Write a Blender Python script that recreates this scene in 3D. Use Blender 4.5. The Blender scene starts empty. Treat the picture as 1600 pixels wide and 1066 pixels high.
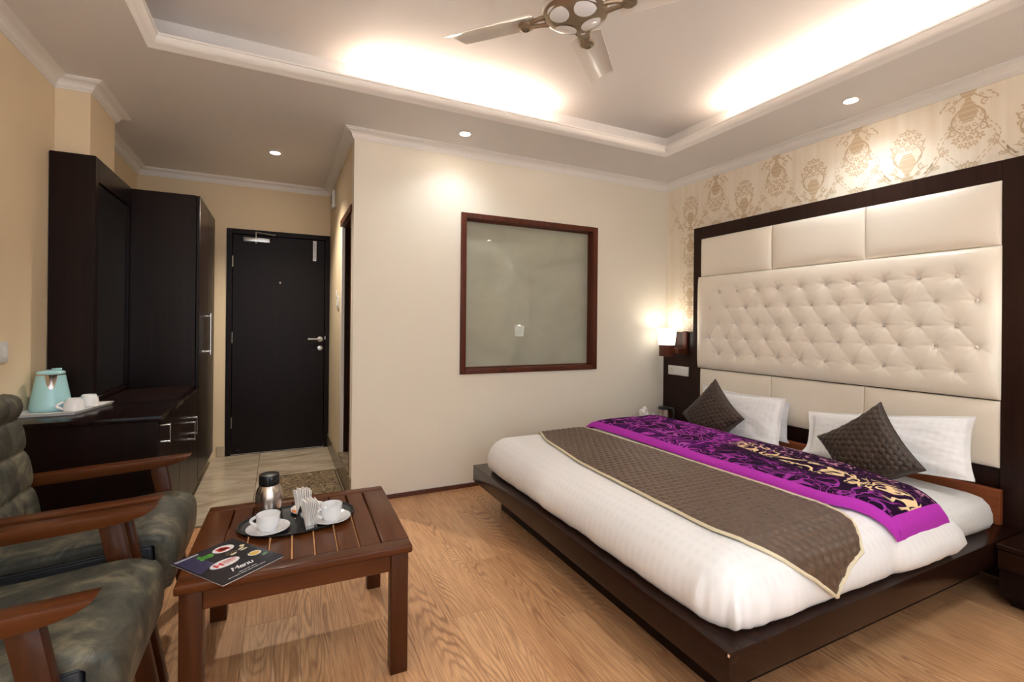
import bpy, bmesh, math, random
from math import sin, cos, pi, radians, sqrt, exp, atan2, hypot
from mathutils import Vector, Matrix, noise
random.seed(4)
S = bpy.context.scene
COL = S.collection
# ------------------------------------------------------------------ camera
H = 2.532; ZC = 2.4725                       # ceiling height, lower edge of the cornice
XL, XC, XP, XR = -1.093, -0.941, 0.447, 3.240  # left wall, column face, entry wall, headboard wall
YB, YP, YC2, YD = -0.75, 3.374, 3.806, 5.044   # back wall, partition, end of column, door wall
cam = bpy.data.cameras.new('camera'); co = bpy.data.objects.new('camera', cam); COL.objects.link(co)
F = Vector((0.438144332, 0.898904287, 0.000792285)); R_ = Vector((0.898861670, -0.438131840, 0.00939104)); U_ = R_.cross(F)
m = Matrix((R_, U_, -F)).transposed().to_4x4(); m.translation = (0, 0, 1.23); co.matrix_world = m
cam.sensor_width = 36; cam.lens = 746.34 / 1600 * 36; cam.shift_y = -27.36 / 1600; cam.clip_start = 0.02
S.camera = co
# ------------------------------------------------------------------ world, lights, exposure
S.view_settings.view_transform = 'Standard'; S.view_settings.look = 'None'
S.view_settings.gamma = 1.0; S.view_settings.use_curve_mapping = False
S.view_settings.exposure = 1.93
w = bpy.data.worlds.new('world'); S.world = w; w.use_nodes = True
w.node_tree.nodes['Background'].inputs[0].default_value = (0.75, 0.85, 1.0, 1); w.node_tree.nodes['Background'].inputs[1].default_value = 0.6

def light(kind, name, loc, energy, color, rot=(0, 0, 0), **kw):
    l = bpy.data.lights.new(name, kind); l.energy = energy; l.color = color
    for k, v in kw.items(): setattr(l, k, v)
    o = bpy.data.objects.new(name, l); o.location = loc; o.rotation_euler = rot; COL.objects.link(o); return o
# daylight fill from an added, unseen window in the wall behind the camera
light('AREA', 'added_daylight_fill', (0.35, YB + 0.02, 1.35), 265, (0.60, 0.95, 1.28), (radians(-90), 0, 0), shape='RECTANGLE', size=2.6, size_y=1.9)
DOWN = [(-0.039, 4.095), (1.131, 3.080), (2.930, 1.612), (2.93, 0.05), (-0.82, 1.75), (-0.82, 0.2), (1.05, -0.2)]  # spots after the headboard one are unseen, added to fill the room
DOWNP = [33, 3.0, 4.5, 8, 4, 3, 9]
for i, (x, y) in enumerate(DOWN):
    light('SPOT', 'downlight_beam', (x, y, H - 0.02), DOWNP[i], ((1.0, 0.90, 0.76) if i == 0 else (0.86, 1.0, 1.10)), (0, 0, 0), spot_size=radians(118 if i == 0 else 135), spot_blend=0.9, shadow_soft_size=0.03)

# ------------------------------------------------------------------ helpers
def setp(o, label=None, cat=None, group=None, kind=None):
    if label: o['label'] = label
    if cat: o['category'] = cat
    if group: o['group'] = group
    if kind: o['kind'] = kind
    return o
def thing(name, label, cat, loc=(0, 0, 0), group=None, rz=0):
    o = bpy.data.objects.new(name, None); o.empty_display_size = 0.05; COL.objects.link(o)
    o.matrix_world = Matrix.Translation(loc) @ Matrix.Rotation(rz, 4, 'Z')
    return setp(o, label, cat, group)
def root_matrix(p):
    M = Matrix.Identity(4)
    while p is not None:
        M = p.matrix_basis @ M; p = p.parent
    return M
def build(name, bm, mat, parent=None, smooth=40, local=False, mats=None):
    """one mesh object; coordinates are world unless local=True"""
    if parent is not None and not local:
        bm.transform(root_matrix(parent).inverted())
    me = bpy.data.meshes.new(name)
    bmesh.ops.recalc_face_normals(bm, faces=bm.faces[:])
    bm.to_mesh(me); bm.free()
    for mm in (mats or [mat]): me.materials.append(mm)
    if smooth:
        me.polygons.foreach_set('use_smooth', [True] * len(me.polygons))
        me.set_sharp_from_angle(angle=radians(smooth))
    o = bpy.data.objects.new(name, me); COL.objects.link(o)
    if parent is not None: o.parent = parent
    return o
def copy_tree(o, parent=None):
    c = o.copy(); COL.objects.link(c)
    if parent is not None: c.parent = parent
    for ch in list(o.children): copy_tree(ch, c)
    return c
def NB(): return bmesh.new()
def merge(bm, other, M=None):
    if M is not None: other.transform(M)
    me = bpy.data.meshes.new('tmp'); other.to_mesh(me); other.free(); bm.from_mesh(me); bpy.data.meshes.remove(me)
def box(bm, x0, x1, y0, y1, z0, z1, bev=0.0, seg=2, M=None):
    b = bmesh.new(); bmesh.ops.create_cube(b, size=1)
    for v in b.verts: v.co = Vector(((x0 + x1) / 2 + v.co.x * (x1 - x0), (y0 + y1) / 2 + v.co.y * (y1 - y0), (z0 + z1) / 2 + v.co.z * (z1 - z0)))
    if bev: bmesh.ops.bevel(b, geom=b.edges[:], offset=bev, segments=seg, profile=0.5, affect='EDGES')
    merge(bm, b, M); return bm
def prism(bm, pts, axis, a0, a1, bev=0.0, seg=2, M=None):
    """polygon (2D) extruded along axis 'x','y' or 'z'; 2D coords are the remaining axes in order"""
    b = bmesh.new()
    def P(p, a): return {'x': (a, p[0], p[1]), 'y': (p[0], a, p[1]), 'z': (p[0], p[1], a)}[axis]
    v0 = [b.verts.new(P(p, a0)) for p in pts]; v1 = [b.verts.new(P(p, a1)) for p in pts]
    b.faces.new(v0); b.faces.new(v1[::-1]); n = len(pts)
    for i in range(n): b.faces.new((v0[i], v1[i], v1[(i + 1) % n], v0[(i + 1) % n]))
    bmesh.ops.recalc_face_normals(b, faces=b.faces[:])
    if bev: bmesh.ops.bevel(b, geom=b.edges[:], offset=bev, segments=seg, profile=0.5, affect='EDGES')
    merge(bm, b, M); return bm
def lathe(bm, prof, seg=32, M=None, sx=1.0, sy=1.0, closed=False):
    b = bmesh.new(); rings = []
    for r, z in prof:
        if r < 1e-6: rings.append([b.verts.new((0, 0, z))])
        else: rings.append([b.verts.new((r * sx * cos(2 * pi * k / seg), r * sy * sin(2 * pi * k / seg), z)) for k in range(seg)])
    pairs = list(zip(rings, rings[1:])) + ([(rings[-1], rings[0])] if closed else [])
    for a, c in pairs:
        for k in range(seg):
            k2 = (k + 1) % seg
            f = [a[k % len(a)], a[k2 % len(a)], c[k2 % len(c)], c[k % len(c)]]
            g = []
            for v in f:
                if v not in g: g.append(v)
            if len(g) > 2: b.faces.new(g)
    merge(bm, b, M); return bm
def tube(bm, pts, r, seg=10, M=None, caps=True, flat=1.0):
    b = bmesh.new(); pts = [Vector(p) for p in pts]; rings = []; up = None
    for i, p in enumerate(pts):
        t = (pts[min(i + 1, len(pts) - 1)] - pts[max(i - 1, 0)]).normalized()
        if up is None:
            up = Vector((0, 0, 1)) if abs(t.z) < 0.9 else Vector((1, 0, 0))
        n = (up - t * up.dot(t)).normalized(); up = n; bn = t.cross(n)
        rr = r[i] if isinstance(r, (list, tuple)) else r
        rings.append([b.verts.new(p + n * rr * flat * cos(2 * pi * k / seg) + bn * rr * sin(2 * pi * k / seg)) for k in range(seg)])
    for a, c in zip(rings, rings[1:]):
        for k in range(seg): b.faces.new((a[k], a[(k + 1) % seg], c[(k + 1) % seg], c[k]))
    if caps: b.faces.new(rings[0][::-1]); b.faces.new(rings[-1])
    merge(bm, b, M); return bm
def grid(bm, nu, nv, fn, closeu=False, M=None):
    b = bmesh.new()
    V = [[b.verts.new(fn(i / (nu - (0 if closeu else 1)), j / (nv - 1))) for j in range(nv)] for i in range(nu)]
    for i in range(nu if closeu else nu - 1):
        for j in range(nv - 1):
            i2 = (i + 1) % nu
            b.faces.new((V[i][j], V[i2][j], V[i2][j + 1], V[i][j + 1]))
    merge(bm, b, M); return bm
def sheet(bm, nu, nv, top, bottom, M=None):
    """closed thick sheet between two grids of points"""
    b = bmesh.new()
    A = [[b.verts.new(top(i / (nu - 1), j / (nv - 1))) for j in range(nv)] for i in range(nu)]
    Bv = [[b.verts.new(bottom(i / (nu - 1), j / (nv - 1))) for j in range(nv)] for i in range(nu)]
    for i in range(nu - 1):
        for j in range(nv - 1):
            b.faces.new((A[i][j], A[i + 1][j], A[i + 1][j + 1], A[i][j + 1]))
            b.faces.new((Bv[i][j], Bv[i][j + 1], Bv[i + 1][j + 1], Bv[i + 1][j]))
    for i in range(nu - 1):
        b.faces.new((A[i][0], Bv[i][0], Bv[i + 1][0], A[i + 1][0])); b.faces.new((A[i][-1], A[i + 1][-1], Bv[i + 1][-1], Bv[i][-1]))
    for j in range(nv - 1):
        b.faces.new((A[0][j], A[0][j + 1], Bv[0][j + 1], Bv[0][j])); b.faces.new((A[-1][j], Bv[-1][j], Bv[-1][j + 1], A[-1][j + 1]))
    merge(bm, b, M); return bm
def T(x, y, z): return Matrix.Translation((x, y, z))
def RZ(a): return Matrix.Rotation(a, 4, 'Z')
def RX(a): return Matrix.Rotation(a, 4, 'X')
def RY(a): return Matrix.Rotation(a, 4, 'Y')
def nz(x, y, z=0.0): return noise.noise(Vector((x, y, z)))
def sst(a, b, x):
    t = min(1, max(0, (x - a) / (b - a))); return t * t * (3 - 2 * t)
def structure(o, label=None):
    o['kind'] = 'structure'
    if label: o['label'] = label
    return o

# ------------------------------------------------------------------ materials
def s2l(c): return tuple(((v / 255) / 12.92 if v / 255 <= 0.04045 else ((v / 255 + 0.055) / 1.055) ** 2.4) for v in c) + (1,)
class Mt:
    def __init__(s, name, rgb=(200, 200, 200), rough=0.5, metal=0.0, coat=0.0, coatr=0.1, sheen=0.0, spec=0.5):
        s.m = bpy.data.materials.new(name); s.m.use_nodes = True; s.nt = s.m.node_tree; s.b = s.nt.nodes['Principled BSDF']
        s.set('Base Color', s2l(rgb)); s.set('Roughness', rough); s.set('Metallic', metal)
        s.set('Coat Weight', coat); s.set('Coat Roughness', coatr); s.set('Sheen Weight', sheen); s.set('Specular IOR Level', spec)
        s._c = None
    def set(s, k, v): s.b.inputs[k].default_value = v
    def n(s, t, **kw):
        nd = s.nt.nodes.new(t)
        for k, v in kw.items():
            if k.startswith('i_'):
                nd.inputs[int(k[2:]) if k[2:].isdigit() else k[2:]].default_value = v
            else: setattr(nd, k, v)
        return nd
    def l(s, a, b): s.nt.links.new(a, b)
    def coord(s, scale=(1, 1, 1), rot=(0, 0, 0), kind='Object', rand=0.0):
        tc = s.n('ShaderNodeTexCoord'); mp = s.n('ShaderNodeMapping'); mp.inputs['Scale'].default_value = scale; mp.inputs['Rotation'].default_value = rot
        src = tc.outputs[kind]
        if rand:
            oi = s.n('ShaderNodeObjectInfo'); mu = s.n('ShaderNodeVectorMath', operation='SCALE'); cx = s.n('ShaderNodeCombineXYZ')
            mx = s.n('ShaderNodeMath', operation='MULTIPLY'); mx.inputs[1].default_value = rand
            s.l(oi.outputs['Random'], mx.inputs[0]); my = s.n('ShaderNodeMath', operation='MULTIPLY'); my.inputs[1].default_value = rand * 2.3
            s.l(oi.outputs['Random'], my.inputs[0]); s.l(mx.outputs[0], cx.inputs[0]); s.l(my.outputs[0], cx.inputs[1]); s.l(mx.outputs[0], cx.inputs[2])
            ad = s.n('ShaderNodeVectorMath', operation='ADD'); s.l(src, ad.inputs[0]); s.l(cx.outputs[0], ad.inputs[1]); src = ad.outputs[0]
        s.l(src, mp.inputs[0]); return mp.outputs[0]
    def noise(s, vec, scale=5, detail=4, rough=0.5, dist=0.0):
        nd = s.n('ShaderNodeTexNoise'); nd.inputs['Scale'].default_value = scale; nd.inputs['Detail'].default_value = detail
        nd.inputs['Roughness'].default_value = rough; nd.inputs['Distortion'].default_value = dist; s.l(vec, nd.inputs['Vector']); return nd.outputs['Fac']
    def ramp(s, fac, stops, interp='LINEAR'):
        r = s.n('ShaderNodeValToRGB'); r.color_ramp.interpolation = interp; cr = r.color_ramp
        while len(cr.elements) < len(stops): cr.elements.new(0.5)
        for e, (p, c) in zip(cr.elements, stops): e.position = p; e.color = s2l(c) if max(c) > 1 or len(c) == 3 else c
        s.l(fac, r.inputs[0]); return r.outputs[0]
    def mix(s, fac, a, b, mode='MIX'):
        mx = s.n('ShaderNodeMix', data_type='RGBA', blend_type=mode)
        for sock, v in ((mx.inputs[0], fac), (mx.inputs[6], a), (mx.inputs[7], b)):
            if hasattr(v, 'is_output'): s.l(v, sock)
            else: sock.default_value = v
        return mx.outputs[2]
    def math(s, op, a, b=0.0, c=0.0):
        nd = s.n('ShaderNodeMath', operation=op)
        for i, v in enumerate((a, b, c)):
            if hasattr(v, 'is_output'): s.l(v, nd.inputs[i])
            else: nd.inputs[i].default_value = v
        return nd.outputs[0]
    def bump(s, h, strength=0.3, dist=0.002):
        nd = s.n('ShaderNodeBump'); nd.inputs['Strength'].default_value = strength; nd.inputs['Distance'].default_value = dist
        s.l(h, nd.inputs['Height']); s.l(nd.outputs[0], s.b.inputs['Normal']); return s
    def color(s, sock): s.l(sock, s.b.inputs['Base Color']); return s
def plain(name, rgb, rough=0.5, **kw): return Mt(name, rgb, rough, **kw).m

def wood(name, dark, light, rough=0.35, axis=2, scale=1.0, coat=0.0, contrast=(0.3, 0.75)):
    """straight-grained wood: streaks run along the given axis"""
    M = Mt(name, light, rough, coat=coat, spec=0.18); sc = [34 * scale] * 3; sc[axis] = 1.6 * scale
    v = M.coord(tuple(sc), rand=7.0); a = M.noise(v, 1.0, 6, 0.62, 0.4)
    sc2 = [6 * scale] * 3; sc2[axis] = 0.7 * scale
    b = M.noise(M.coord(tuple(sc2), rand=3.0), 1.0, 3, 0.5, 0.8)
    f = M.math('ADD', M.math('MULTIPLY', a, 0.6), M.math('MULTIPLY', b, 0.4))
    M.color(M.ramp(f, [(contrast[0], dark), (contrast[1], light)])); M.bump(a, 0.08, 0.001); return M.m

M_wall = (lambda M: (M.color(M.mix(M.noise(M.coord((1, 1, 1)), 1.3, 3), s2l((234, 214, 182)), s2l((230, 207, 172)))), M.bump(M.noise(M.coord((1, 1, 1)), 40, 4), 0.12, 0.002), M.m)[-1])(Mt('cream_wall_warm_light', (230, 210, 180), 0.55, spec=0.3))  # warm light of the left and hall walls is mixed into this colour
M_wall_neutral_lit = (lambda M: (M.color(M.mix(M.noise(M.coord((1, 1, 1)), 1.3, 3), s2l((237, 229, 214)), s2l((233, 223, 206)))), M.bump(M.noise(M.coord((1, 1, 1)), 40, 4), 0.12, 0.002), M.m)[-1])(Mt('cream_wall_neutral_light', (234, 224, 210), 0.75, spec=0.2))  # cream paint coloured paler for the neutral light on the partition
M_ceil = (lambda M: (M.bump(M.noise(M.coord(), 25, 3), 0.05, 0.002), M.m)[-1])(Mt('white_ceiling_paint', (228, 222, 218), 0.6, spec=0.3))
M_trim = plain('white_plaster_moulding', (240, 234, 228), 0.45)
M_dark = wood('dark_wenge_laminate', (16, 8, 7), (38, 20, 16), 0.30, axis=2, contrast=(0.3, 0.8))
M_darkh = wood('dark_wenge_laminate_level', (16, 8, 7), (34, 18, 15), 0.22, axis=1, contrast=(0.3, 0.8))
M_door = wood('dark_door_veneer', (13, 7, 7), (27, 14, 13), 0.42, axis=2, contrast=(0.3, 0.85))
M_bedw = wood('dark_brown_bed_lacquer', (28, 13, 8), (48, 25, 17), 0.24, axis=1, coat=0.15)
M_frame = wood('dark_headboard_lacquer', (34, 18, 13), (54, 32, 25), 0.32, axis=2)
M_teak = wood('varnished_brown_teak', (56, 25, 8), (110, 59, 25), 0.34, axis=0, coat=0.08, contrast=(0.25, 0.8))
M_teaky = wood('varnished_brown_teak_crosswise', (56, 25, 8), (110, 59, 25), 0.34, axis=1, coat=0.08, contrast=(0.25, 0.8))
M_teakz = wood('varnished_brown_teak_upright', (46, 20, 7), (92, 47, 19), 0.34, axis=2, coat=0.08, contrast=(0.25, 0.8))
M_orange = wood('orange_brown_wood', (120, 62, 34), (165, 92, 55), 0.4, axis=1)
M_winfr = wood('reddish_window_wood', (66, 30, 20), (112, 60, 42), 0.35, axis=2)
M_skirt = plain('dark_red_wood_skirting', (88, 46, 34), 0.4)
M_chrome = plain('polished_chrome', (215, 215, 215), 0.12, metal=1.0)
M_steel = (lambda M: (M.bump(M.noise(M.coord((2, 2, 180)), 3, 2), 0.05, 0.001), M.m)[-1])(Mt('brushed_steel', (196, 186, 178), 0.24, metal=1.0))
M_silver = plain('satin_aluminium', (205, 205, 205), 0.3, metal=0.9)
M_black = plain('black_plastic', (18, 17, 18), 0.32)
M_blackm = plain('black_tray_rubber', (26, 25, 27), 0.5)
M_china = plain('white_porcelain', (238, 236, 236), 0.12, coat=0.5)
M_white = plain('white_plastic', (228, 226, 222), 0.35)
M_grey = plain('grey_plastic', (150, 148, 145), 0.4)
M_paper = plain('white_paper', (240, 236, 230), 0.8)
M_mirror = (lambda M: M.m)(Mt('dusty_mirror_glass', (38, 34, 32), 0.22, metal=0.3))
M_kettle = plain('pale_turquoise_enamel', (168, 216, 220), 0.18, coat=0.5)
M_fan = plain('pearl_white_fan_paint', (226, 216, 206), 0.28, metal=0.1, coat=0.3)
M_gold = plain('champagne_bronze_metal', (160, 142, 120), 0.3, metal=0.75)
M_crystal = plain('crystal_button', (235, 228, 220), 0.12, metal=0.25, coat=1.0)
M_cord = plain('pale_bias_binding', (222, 208, 176), 0.8)
def emis(name, rgb, st):
    M = Mt(name, rgb, 0.5); M.set('Emission Color', s2l(rgb)); M.set('Emission Strength', st); return M.m
M_tube = emis('warm_fluorescent_tube', (255, 239, 220), 14)
M_led = emis('downlight_led', (255, 246, 232), 30)
M_shade = emis('lit_glass_shade', (255, 250, 238), 1.1)

def mk_floorwood():
    M = Mt('oak_laminate', (180, 130, 88), 0.36, coat=0.15, coatr=0.25)
    # plank runs along object Y; growth rings cut at a slant give cathedral figure
    v = M.coord((1, 1, 1), rand=9.0)
    sx = M.n('ShaderNodeSeparateXYZ'); M.l(v, sx.inputs[0])
    big = M.noise(M.coord((3.4, 0.55, 1), rand=9.0), 1.0, 2, 0.4, 0.3)
    mid = M.noise(M.coord((14, 2.2, 1), rand=9.0), 1.0, 2, 0.5, 0.2)
    ph = M.math('ADD', M.math('ADD', M.math('MULTIPLY', big, 52.0), M.math('MULTIPLY', mid, 3.0)), M.math('MULTIPLY', sx.outputs[0], 34.0))
    ring = M.math('ADD', M.math('MULTIPLY', M.math('SINE', M.math('MULTIPLY', ph, 6.4)), 0.5), 0.5)
    ring = M.math('MULTIPLY', M.math('POWER', ring, 2.5), M.math('ADD', M.math('MULTIPLY', M.noise(M.coord((7, 1.4, 1), rand=4.0), 1.0, 3), 3.2), -1.15))
    fine = M.noise(M.coord((170, 6, 1), rand=9.0), 1.0, 4, 0.65)
    tone = M.noise(M.coord((2.2, 0.7, 1), rand=9.0), 1.0, 4, 0.6, 0.6)
    base = M.ramp(tone, [(0.3, (208, 154, 108)), (0.7, (234, 186, 138))])
    c = M.mix(M.math('MINIMUM', M.math('MAXIMUM', M.math('MULTIPLY', ring, 0.8), 0.0), 0.7), base, s2l((128, 80, 46)))
    c = M.mix(M.math('MULTIPLY', M.ramp(fine, [(0.42, (0, 0, 0)), (0.66, (255, 255, 255))]), 0.62), c, s2l((156, 106, 70)))
    knot = M.noise(M.coord((2.6, 1.3, 1), rand=5.0), 1.0, 1)
    c = M.mix(M.ramp(knot, [(0.70, (0, 0, 0)), (0.80, (140, 140, 140))]), c, s2l((96, 62, 42)))
    oi = M.n('ShaderNodeObjectInfo'); c = M.mix(M.math('MULTIPLY', oi.outputs['Random'], 0.22), c, s2l((180, 126, 86)))
    M.color(c); M.bump(M.math('ADD', fine, M.math('MULTIPLY', ring, 0.6)), 0.12, 0.0008); return M.m
M_floor = mk_floorwood()
def mk_tile():
    M = Mt('beige_marble_tile', (176, 160, 138), 0.2)
    a = M.noise(M.coord((2.2, 7, 2), (0, 0, 0.15), rand=6.0), 1.0, 6, 0.6, 1.2)
    M.color(M.ramp(a, [(0.3, (150, 132, 110)), (0.52, (186, 170, 148)), (0.75, (206, 192, 172))])); return M.m
M_tile = mk_tile()
M_stone = (lambda M: (M.color(M.ramp(M.noise(M.coord((5, 5, 5)), 1.5, 6, 0.6, 1.5), [(0.3, (98, 84, 66)), (0.6, (136, 120, 98)), (0.8, (160, 144, 120))])), M.m)[-1])(Mt('brown_marble_skirting', (130, 110, 90), 0.25))
def mk_leather():
    M = Mt('mottled_olive_grey_leather', (84, 80, 68), 0.52)
    a = M.noise(M.coord((1, 1, 1), rand=3), 9.5, 8, 0.68, 0.9); b = M.noise(M.coord((1, 1, 1)), 260, 2)
    M.color(M.ramp(a, [(0.36, (52, 53, 46)), (0.52, (80, 77, 65)), (0.66, (126, 118, 95))])); M.bump(b, 0.12, 0.0006); return M.m
M_leather = mk_leather()
M_vinyl = (lambda M: (M.color(M.ramp(M.noise(M.coord(), 9, 5), [(0.35, (34, 37, 41)), (0.7, (56, 58, 62))])), M.m)[-1])(Mt('dark_slate_vinyl', (45, 47, 52), 0.45))
def mk_cream():
    M = Mt('pearl_cream_leatherette', (236, 218, 196), 0.34, sheen=0.1)
    M.color(M.ramp(M.noise(M.coord(), 2.0, 3), [(0.3, (243, 230, 213)), (0.7, (248, 238, 223))])); M.bump(M.noise(M.coord(), 220, 2), 0.05, 0.0005); return M.m
M_cream = mk_cream()
def mk_linen(name, rgb):
    M = Mt(name, rgb, 0.55, sheen=0.25)
    a = M.n('ShaderNodeTexWave', wave_type='BANDS', bands_direction='X'); a.inputs['Scale'].default_value = 9; a.inputs['Distortion'].default_value = 0.2
    b = M.n('ShaderNodeTexWave', wave_type='BANDS', bands_direction='Y'); b.inputs['Scale'].default_value = 9; b.inputs['Distortion'].default_value = 0.2
    v = M.coord(); M.l(v, a.inputs[0]); M.l(v, b.inputs[0])
    h = M.math('MULTIPLY', a.outputs['Fac'], b.outputs['Fac'])
    g = M.noise(M.coord((1, 1, 1)), 14, 4)
    M.color(M.mix(M.math('MULTIPLY', h, 0.5), s2l(rgb), s2l(tuple(int(c * 0.95) for c in rgb))))
    M.bump(M.math('ADD', M.math('MULTIPLY', h, 0.15), g), 0.16, 0.004); return M.m
M_linen = mk_linen('white_satin_stripe_linen', (240, 237, 236))
M_sheet = mk_linen('white_fitted_sheet', (236, 232, 228))
M_quilt = (lambda M: (M.color(M.ramp(M.noise(M.coord(), 60, 3), [(0.3, (72, 50, 34)), (0.7, (98, 72, 52))])), M.m)[-1])(Mt('brown_quilted_satin', (98, 76, 60), 0.42, sheen=0.1, spec=0.5))
M_cushA = (lambda M: (M.color(M.ramp(M.noise(M.coord(), 60, 3), [(0.3, (40, 26, 16)), (0.7, (66, 45, 30))])), M.m)[-1])(Mt('dark_brown_quilted_satin', (70, 50, 36), 0.42, sheen=0.1))
def mk_blanket():
    M = Mt('purple_arabesque_plush', (90, 20, 90), 0.9, spec=0.1)
    v = M.coord((1, 1, 1)); warp = M.n('ShaderNodeTexNoise'); warp.inputs['Scale'].default_value = 6; warp.inputs['Detail'].default_value = 1
    M.l(v, warp.inputs['Vector']); wv = M.n('ShaderNodeVectorMath', operation='SCALE'); wv.inputs['Scale'].default_value = 0.2; M.l(warp.outputs['Color'], wv.inputs[0])
    av = M.n('ShaderNodeVectorMath', operation='ADD'); M.l(v, av.inputs[0]); M.l(wv.outputs[0], av.inputs[1])
    BK, WH = (0, 0, 0), (255, 255, 255)
    f1 = M.noise(av.outputs[0], 5.0, 1, 0.4, 1.8); f2 = M.noise(av.outputs[0], 10, 1, 0.5, 1.4); f3 = M.noise(v, 5, 1)
    vine = M.ramp(f1, [(0.455, BK), (0.465, WH), (0.508, WH), (0.518, BK)]); vine2 = M.ramp(f2, [(0.48, BK), (0.492, WH), (0.522, WH), (0.535, BK)])
    bud = M.ramp(f1, [(0.60, BK), (0.615, WH), (0.66, WH), (0.68, BK)])
    ground = M.ramp(f3, [(0.42, (34, 6, 42)), (0.50, (62, 10, 74)), (0.62, (78, 16, 92))])
    pinkA = s2l((184, 66, 178)); pinkB = s2l((150, 46, 156))
    c = M.mix(M.math('MULTIPLY', vine2, 0.22), ground, pinkB); c = M.mix(vine, c, pinkA); c = M.mix(M.math('MULTIPLY', bud, 0.8), c, s2l((196, 92, 190)))
    sp = M.n('ShaderNodeSeparateXYZ'); M.l(v, sp.inputs[0])
    endm = M.ramp(M.math('ADD', M.math('MULTIPLY', sp.outputs[1], -1.0), 1.08), [(0.02, BK), (0.14, WH)])
    low = M.ramp(sp.outputs[0], [(0.20, WH), (0.27, BK)])
    dk = M.mix(M.math('MULTIPLY', M.math('MAXIMUM', vine, M.math('MULTIPLY', vine2, 0.5)), low), s2l((34, 8, 40)), s2l((160, 56, 160)))
    dk = M.mix(M.math('MULTIPLY', vine2, 0.22), dk, s2l((150, 60, 150)))
    c2 = M.mix(endm, c, dk)
    cr = M.noise(av.outputs[0], 8.0, 0, 0.3, 2.6)
    line = M.ramp(cr, [(0.40, BK), (0.415, WH), (0.545, WH), (0.56, BK)])
    cen = M.math('ADD', M.math('MULTIPLY', sp.outputs[1], 0.16), 0.27)      # the scroll band drifts across the blanket
    dd = M.math('ABSOLUTE', M.math('SUBTRACT', sp.outputs[0], cen))
    xb = M.ramp(dd, [(0.060, WH), (0.078, BK)])
    creamm = M.math('MULTIPLY', M.math('MULTIPLY', line, xb), endm)
    spark = M.ramp(M.noise(v, 38, 1, 0.5, 0.8), [(0.60, BK), (0.64, WH)])
    hi = M.math('MULTIPLY', M.math('MULTIPLY', spark, M.ramp(sp.outputs[0], [(0.38, BK), (0.44, WH)])), endm)
    c2 = M.mix(M.math('MULTIPLY', hi, 0.8), c2, s2l((216, 150, 176)))
    M.color(M.mix(creamm, c2, s2l((240, 208, 160)))); M.bump(M.noise(v, 240, 3), 0.4, 0.003); return M.m
M_blanket = mk_blanket()
M_magenta = (lambda M: (M.bump(M.noise(M.coord(), 240, 3), 0.4, 0.003), M.m)[-1])(Mt('magenta_plush_border', (184, 58, 178), 0.9, spec=0.1))
def mk_rug():
    M = Mt('brown_patterned_rug', (90, 74, 56), 0.9)
    f = M.noise(M.coord(), 16, 2, 0.5, 2.2)
    M.color(M.ramp(f, [(0.44, (128, 106, 78)), (0.49, (44, 34, 24)), (0.52, (44, 34, 24)), (0.56, (146, 124, 94))])); return M.m
M_rug = mk_rug()
def mk_wallpaper():
    M = Mt('pearl_wallpaper_ground', (232, 214, 192), 0.6)
    a = M.noise(M.coord((1, 26, 1.5)), 1.0, 5, 0.6)
    M.color(M.ramp(a, [(0.3, (238, 222, 200)), (0.7, (248, 236, 218))])); return M.m
M_paperw = mk_wallpaper()
M_motif = plain('tan_damask_print', (216, 190, 156), 0.42)
def mk_pane():
    M = Mt('grey_green_frosted_glass', (152, 150, 134), 0.35, coat=1.0, coatr=0.02)
    a = M.noise(M.coord((1.2, 1, 1.6)), 2.2, 5, 0.6, 0.4)
    M.color(M.ramp(a, [(0.3, (156, 156, 138)), (0.7, (170, 170, 152))])); return M.m
M_pane = mk_pane()

# ------------------------------------------------------------------ structure: floor
fl = structure(build('floor', box(NB(), XL - 0.1, XR + 0.1, YB - 0.1, YD + 0.05, -0.06, -0.006), plain('screed', (70, 55, 42), 0.9), smooth=0))
PW, PL, GAP = 0.195, 1.22, 0.0006
pm = {}
def plank_mesh(w_, l_):
    k = (round(w_, 3), round(l_, 3))
    if k not in pm:
        b = box(NB(), 0, w_, 0, l_, -0.006, 0, 0.0009, 1); me = bpy.data.meshes.new('plank'); b.to_mesh(me); b.free(); me.materials.append(M_floor); pm[k] = me
    return pm[k]
ends = {8: 2.301, 7: 1.891}
col = -9
x = 0.861 - PW * 10
idx = 0
while x < XR + 0.02:
    x0, x1 = max(x, XL), min(x + PW, XR)
    if x1 - x0 > 0.01:
        c = round((x - 0.861) / PW)
        off = {0: 2.301, -1: 1.893}.get(c, (c * 0.53 + 2.1) % PL + 0.3)
        y = off - PL * 4
        while y < YP:
            y0, y1 = max(y, YB), min(y + PL, YP + 0.0)
            if y1 - y0 > 0.02:
                o = bpy.data.objects.new('plank', plank_mesh(x1 - x0 - GAP, y1 - y0 - GAP)); o.location = (x0, y0, 0); COL.objects.link(o); o.parent = fl
            y += PL
    x += PW
tm = {}
for i in range(3):
    for j in range(4):
        xa, xb = [(-1.093, -0.753), (-0.75, -0.15), (-0.147, 0.447)][i]
        ya = YP + 0.002 if j == 3 else YD - 0.6 * (j + 1) ; yb = YD - 0.6 * j - 0.003
        if yb <= YP + 0.01: continue
        ya = max(ya, YP + 0.002)
        build('tile', box(NB(), xa, xb, ya, yb, -0.006, 0, 0.0008, 1), M_tile, fl)
build('threshold_strip', box(NB(), XL, XP, YP - 0.012, YP + 0.012, 0, 0.003, 0.001, 1), M_gold, fl)

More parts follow.
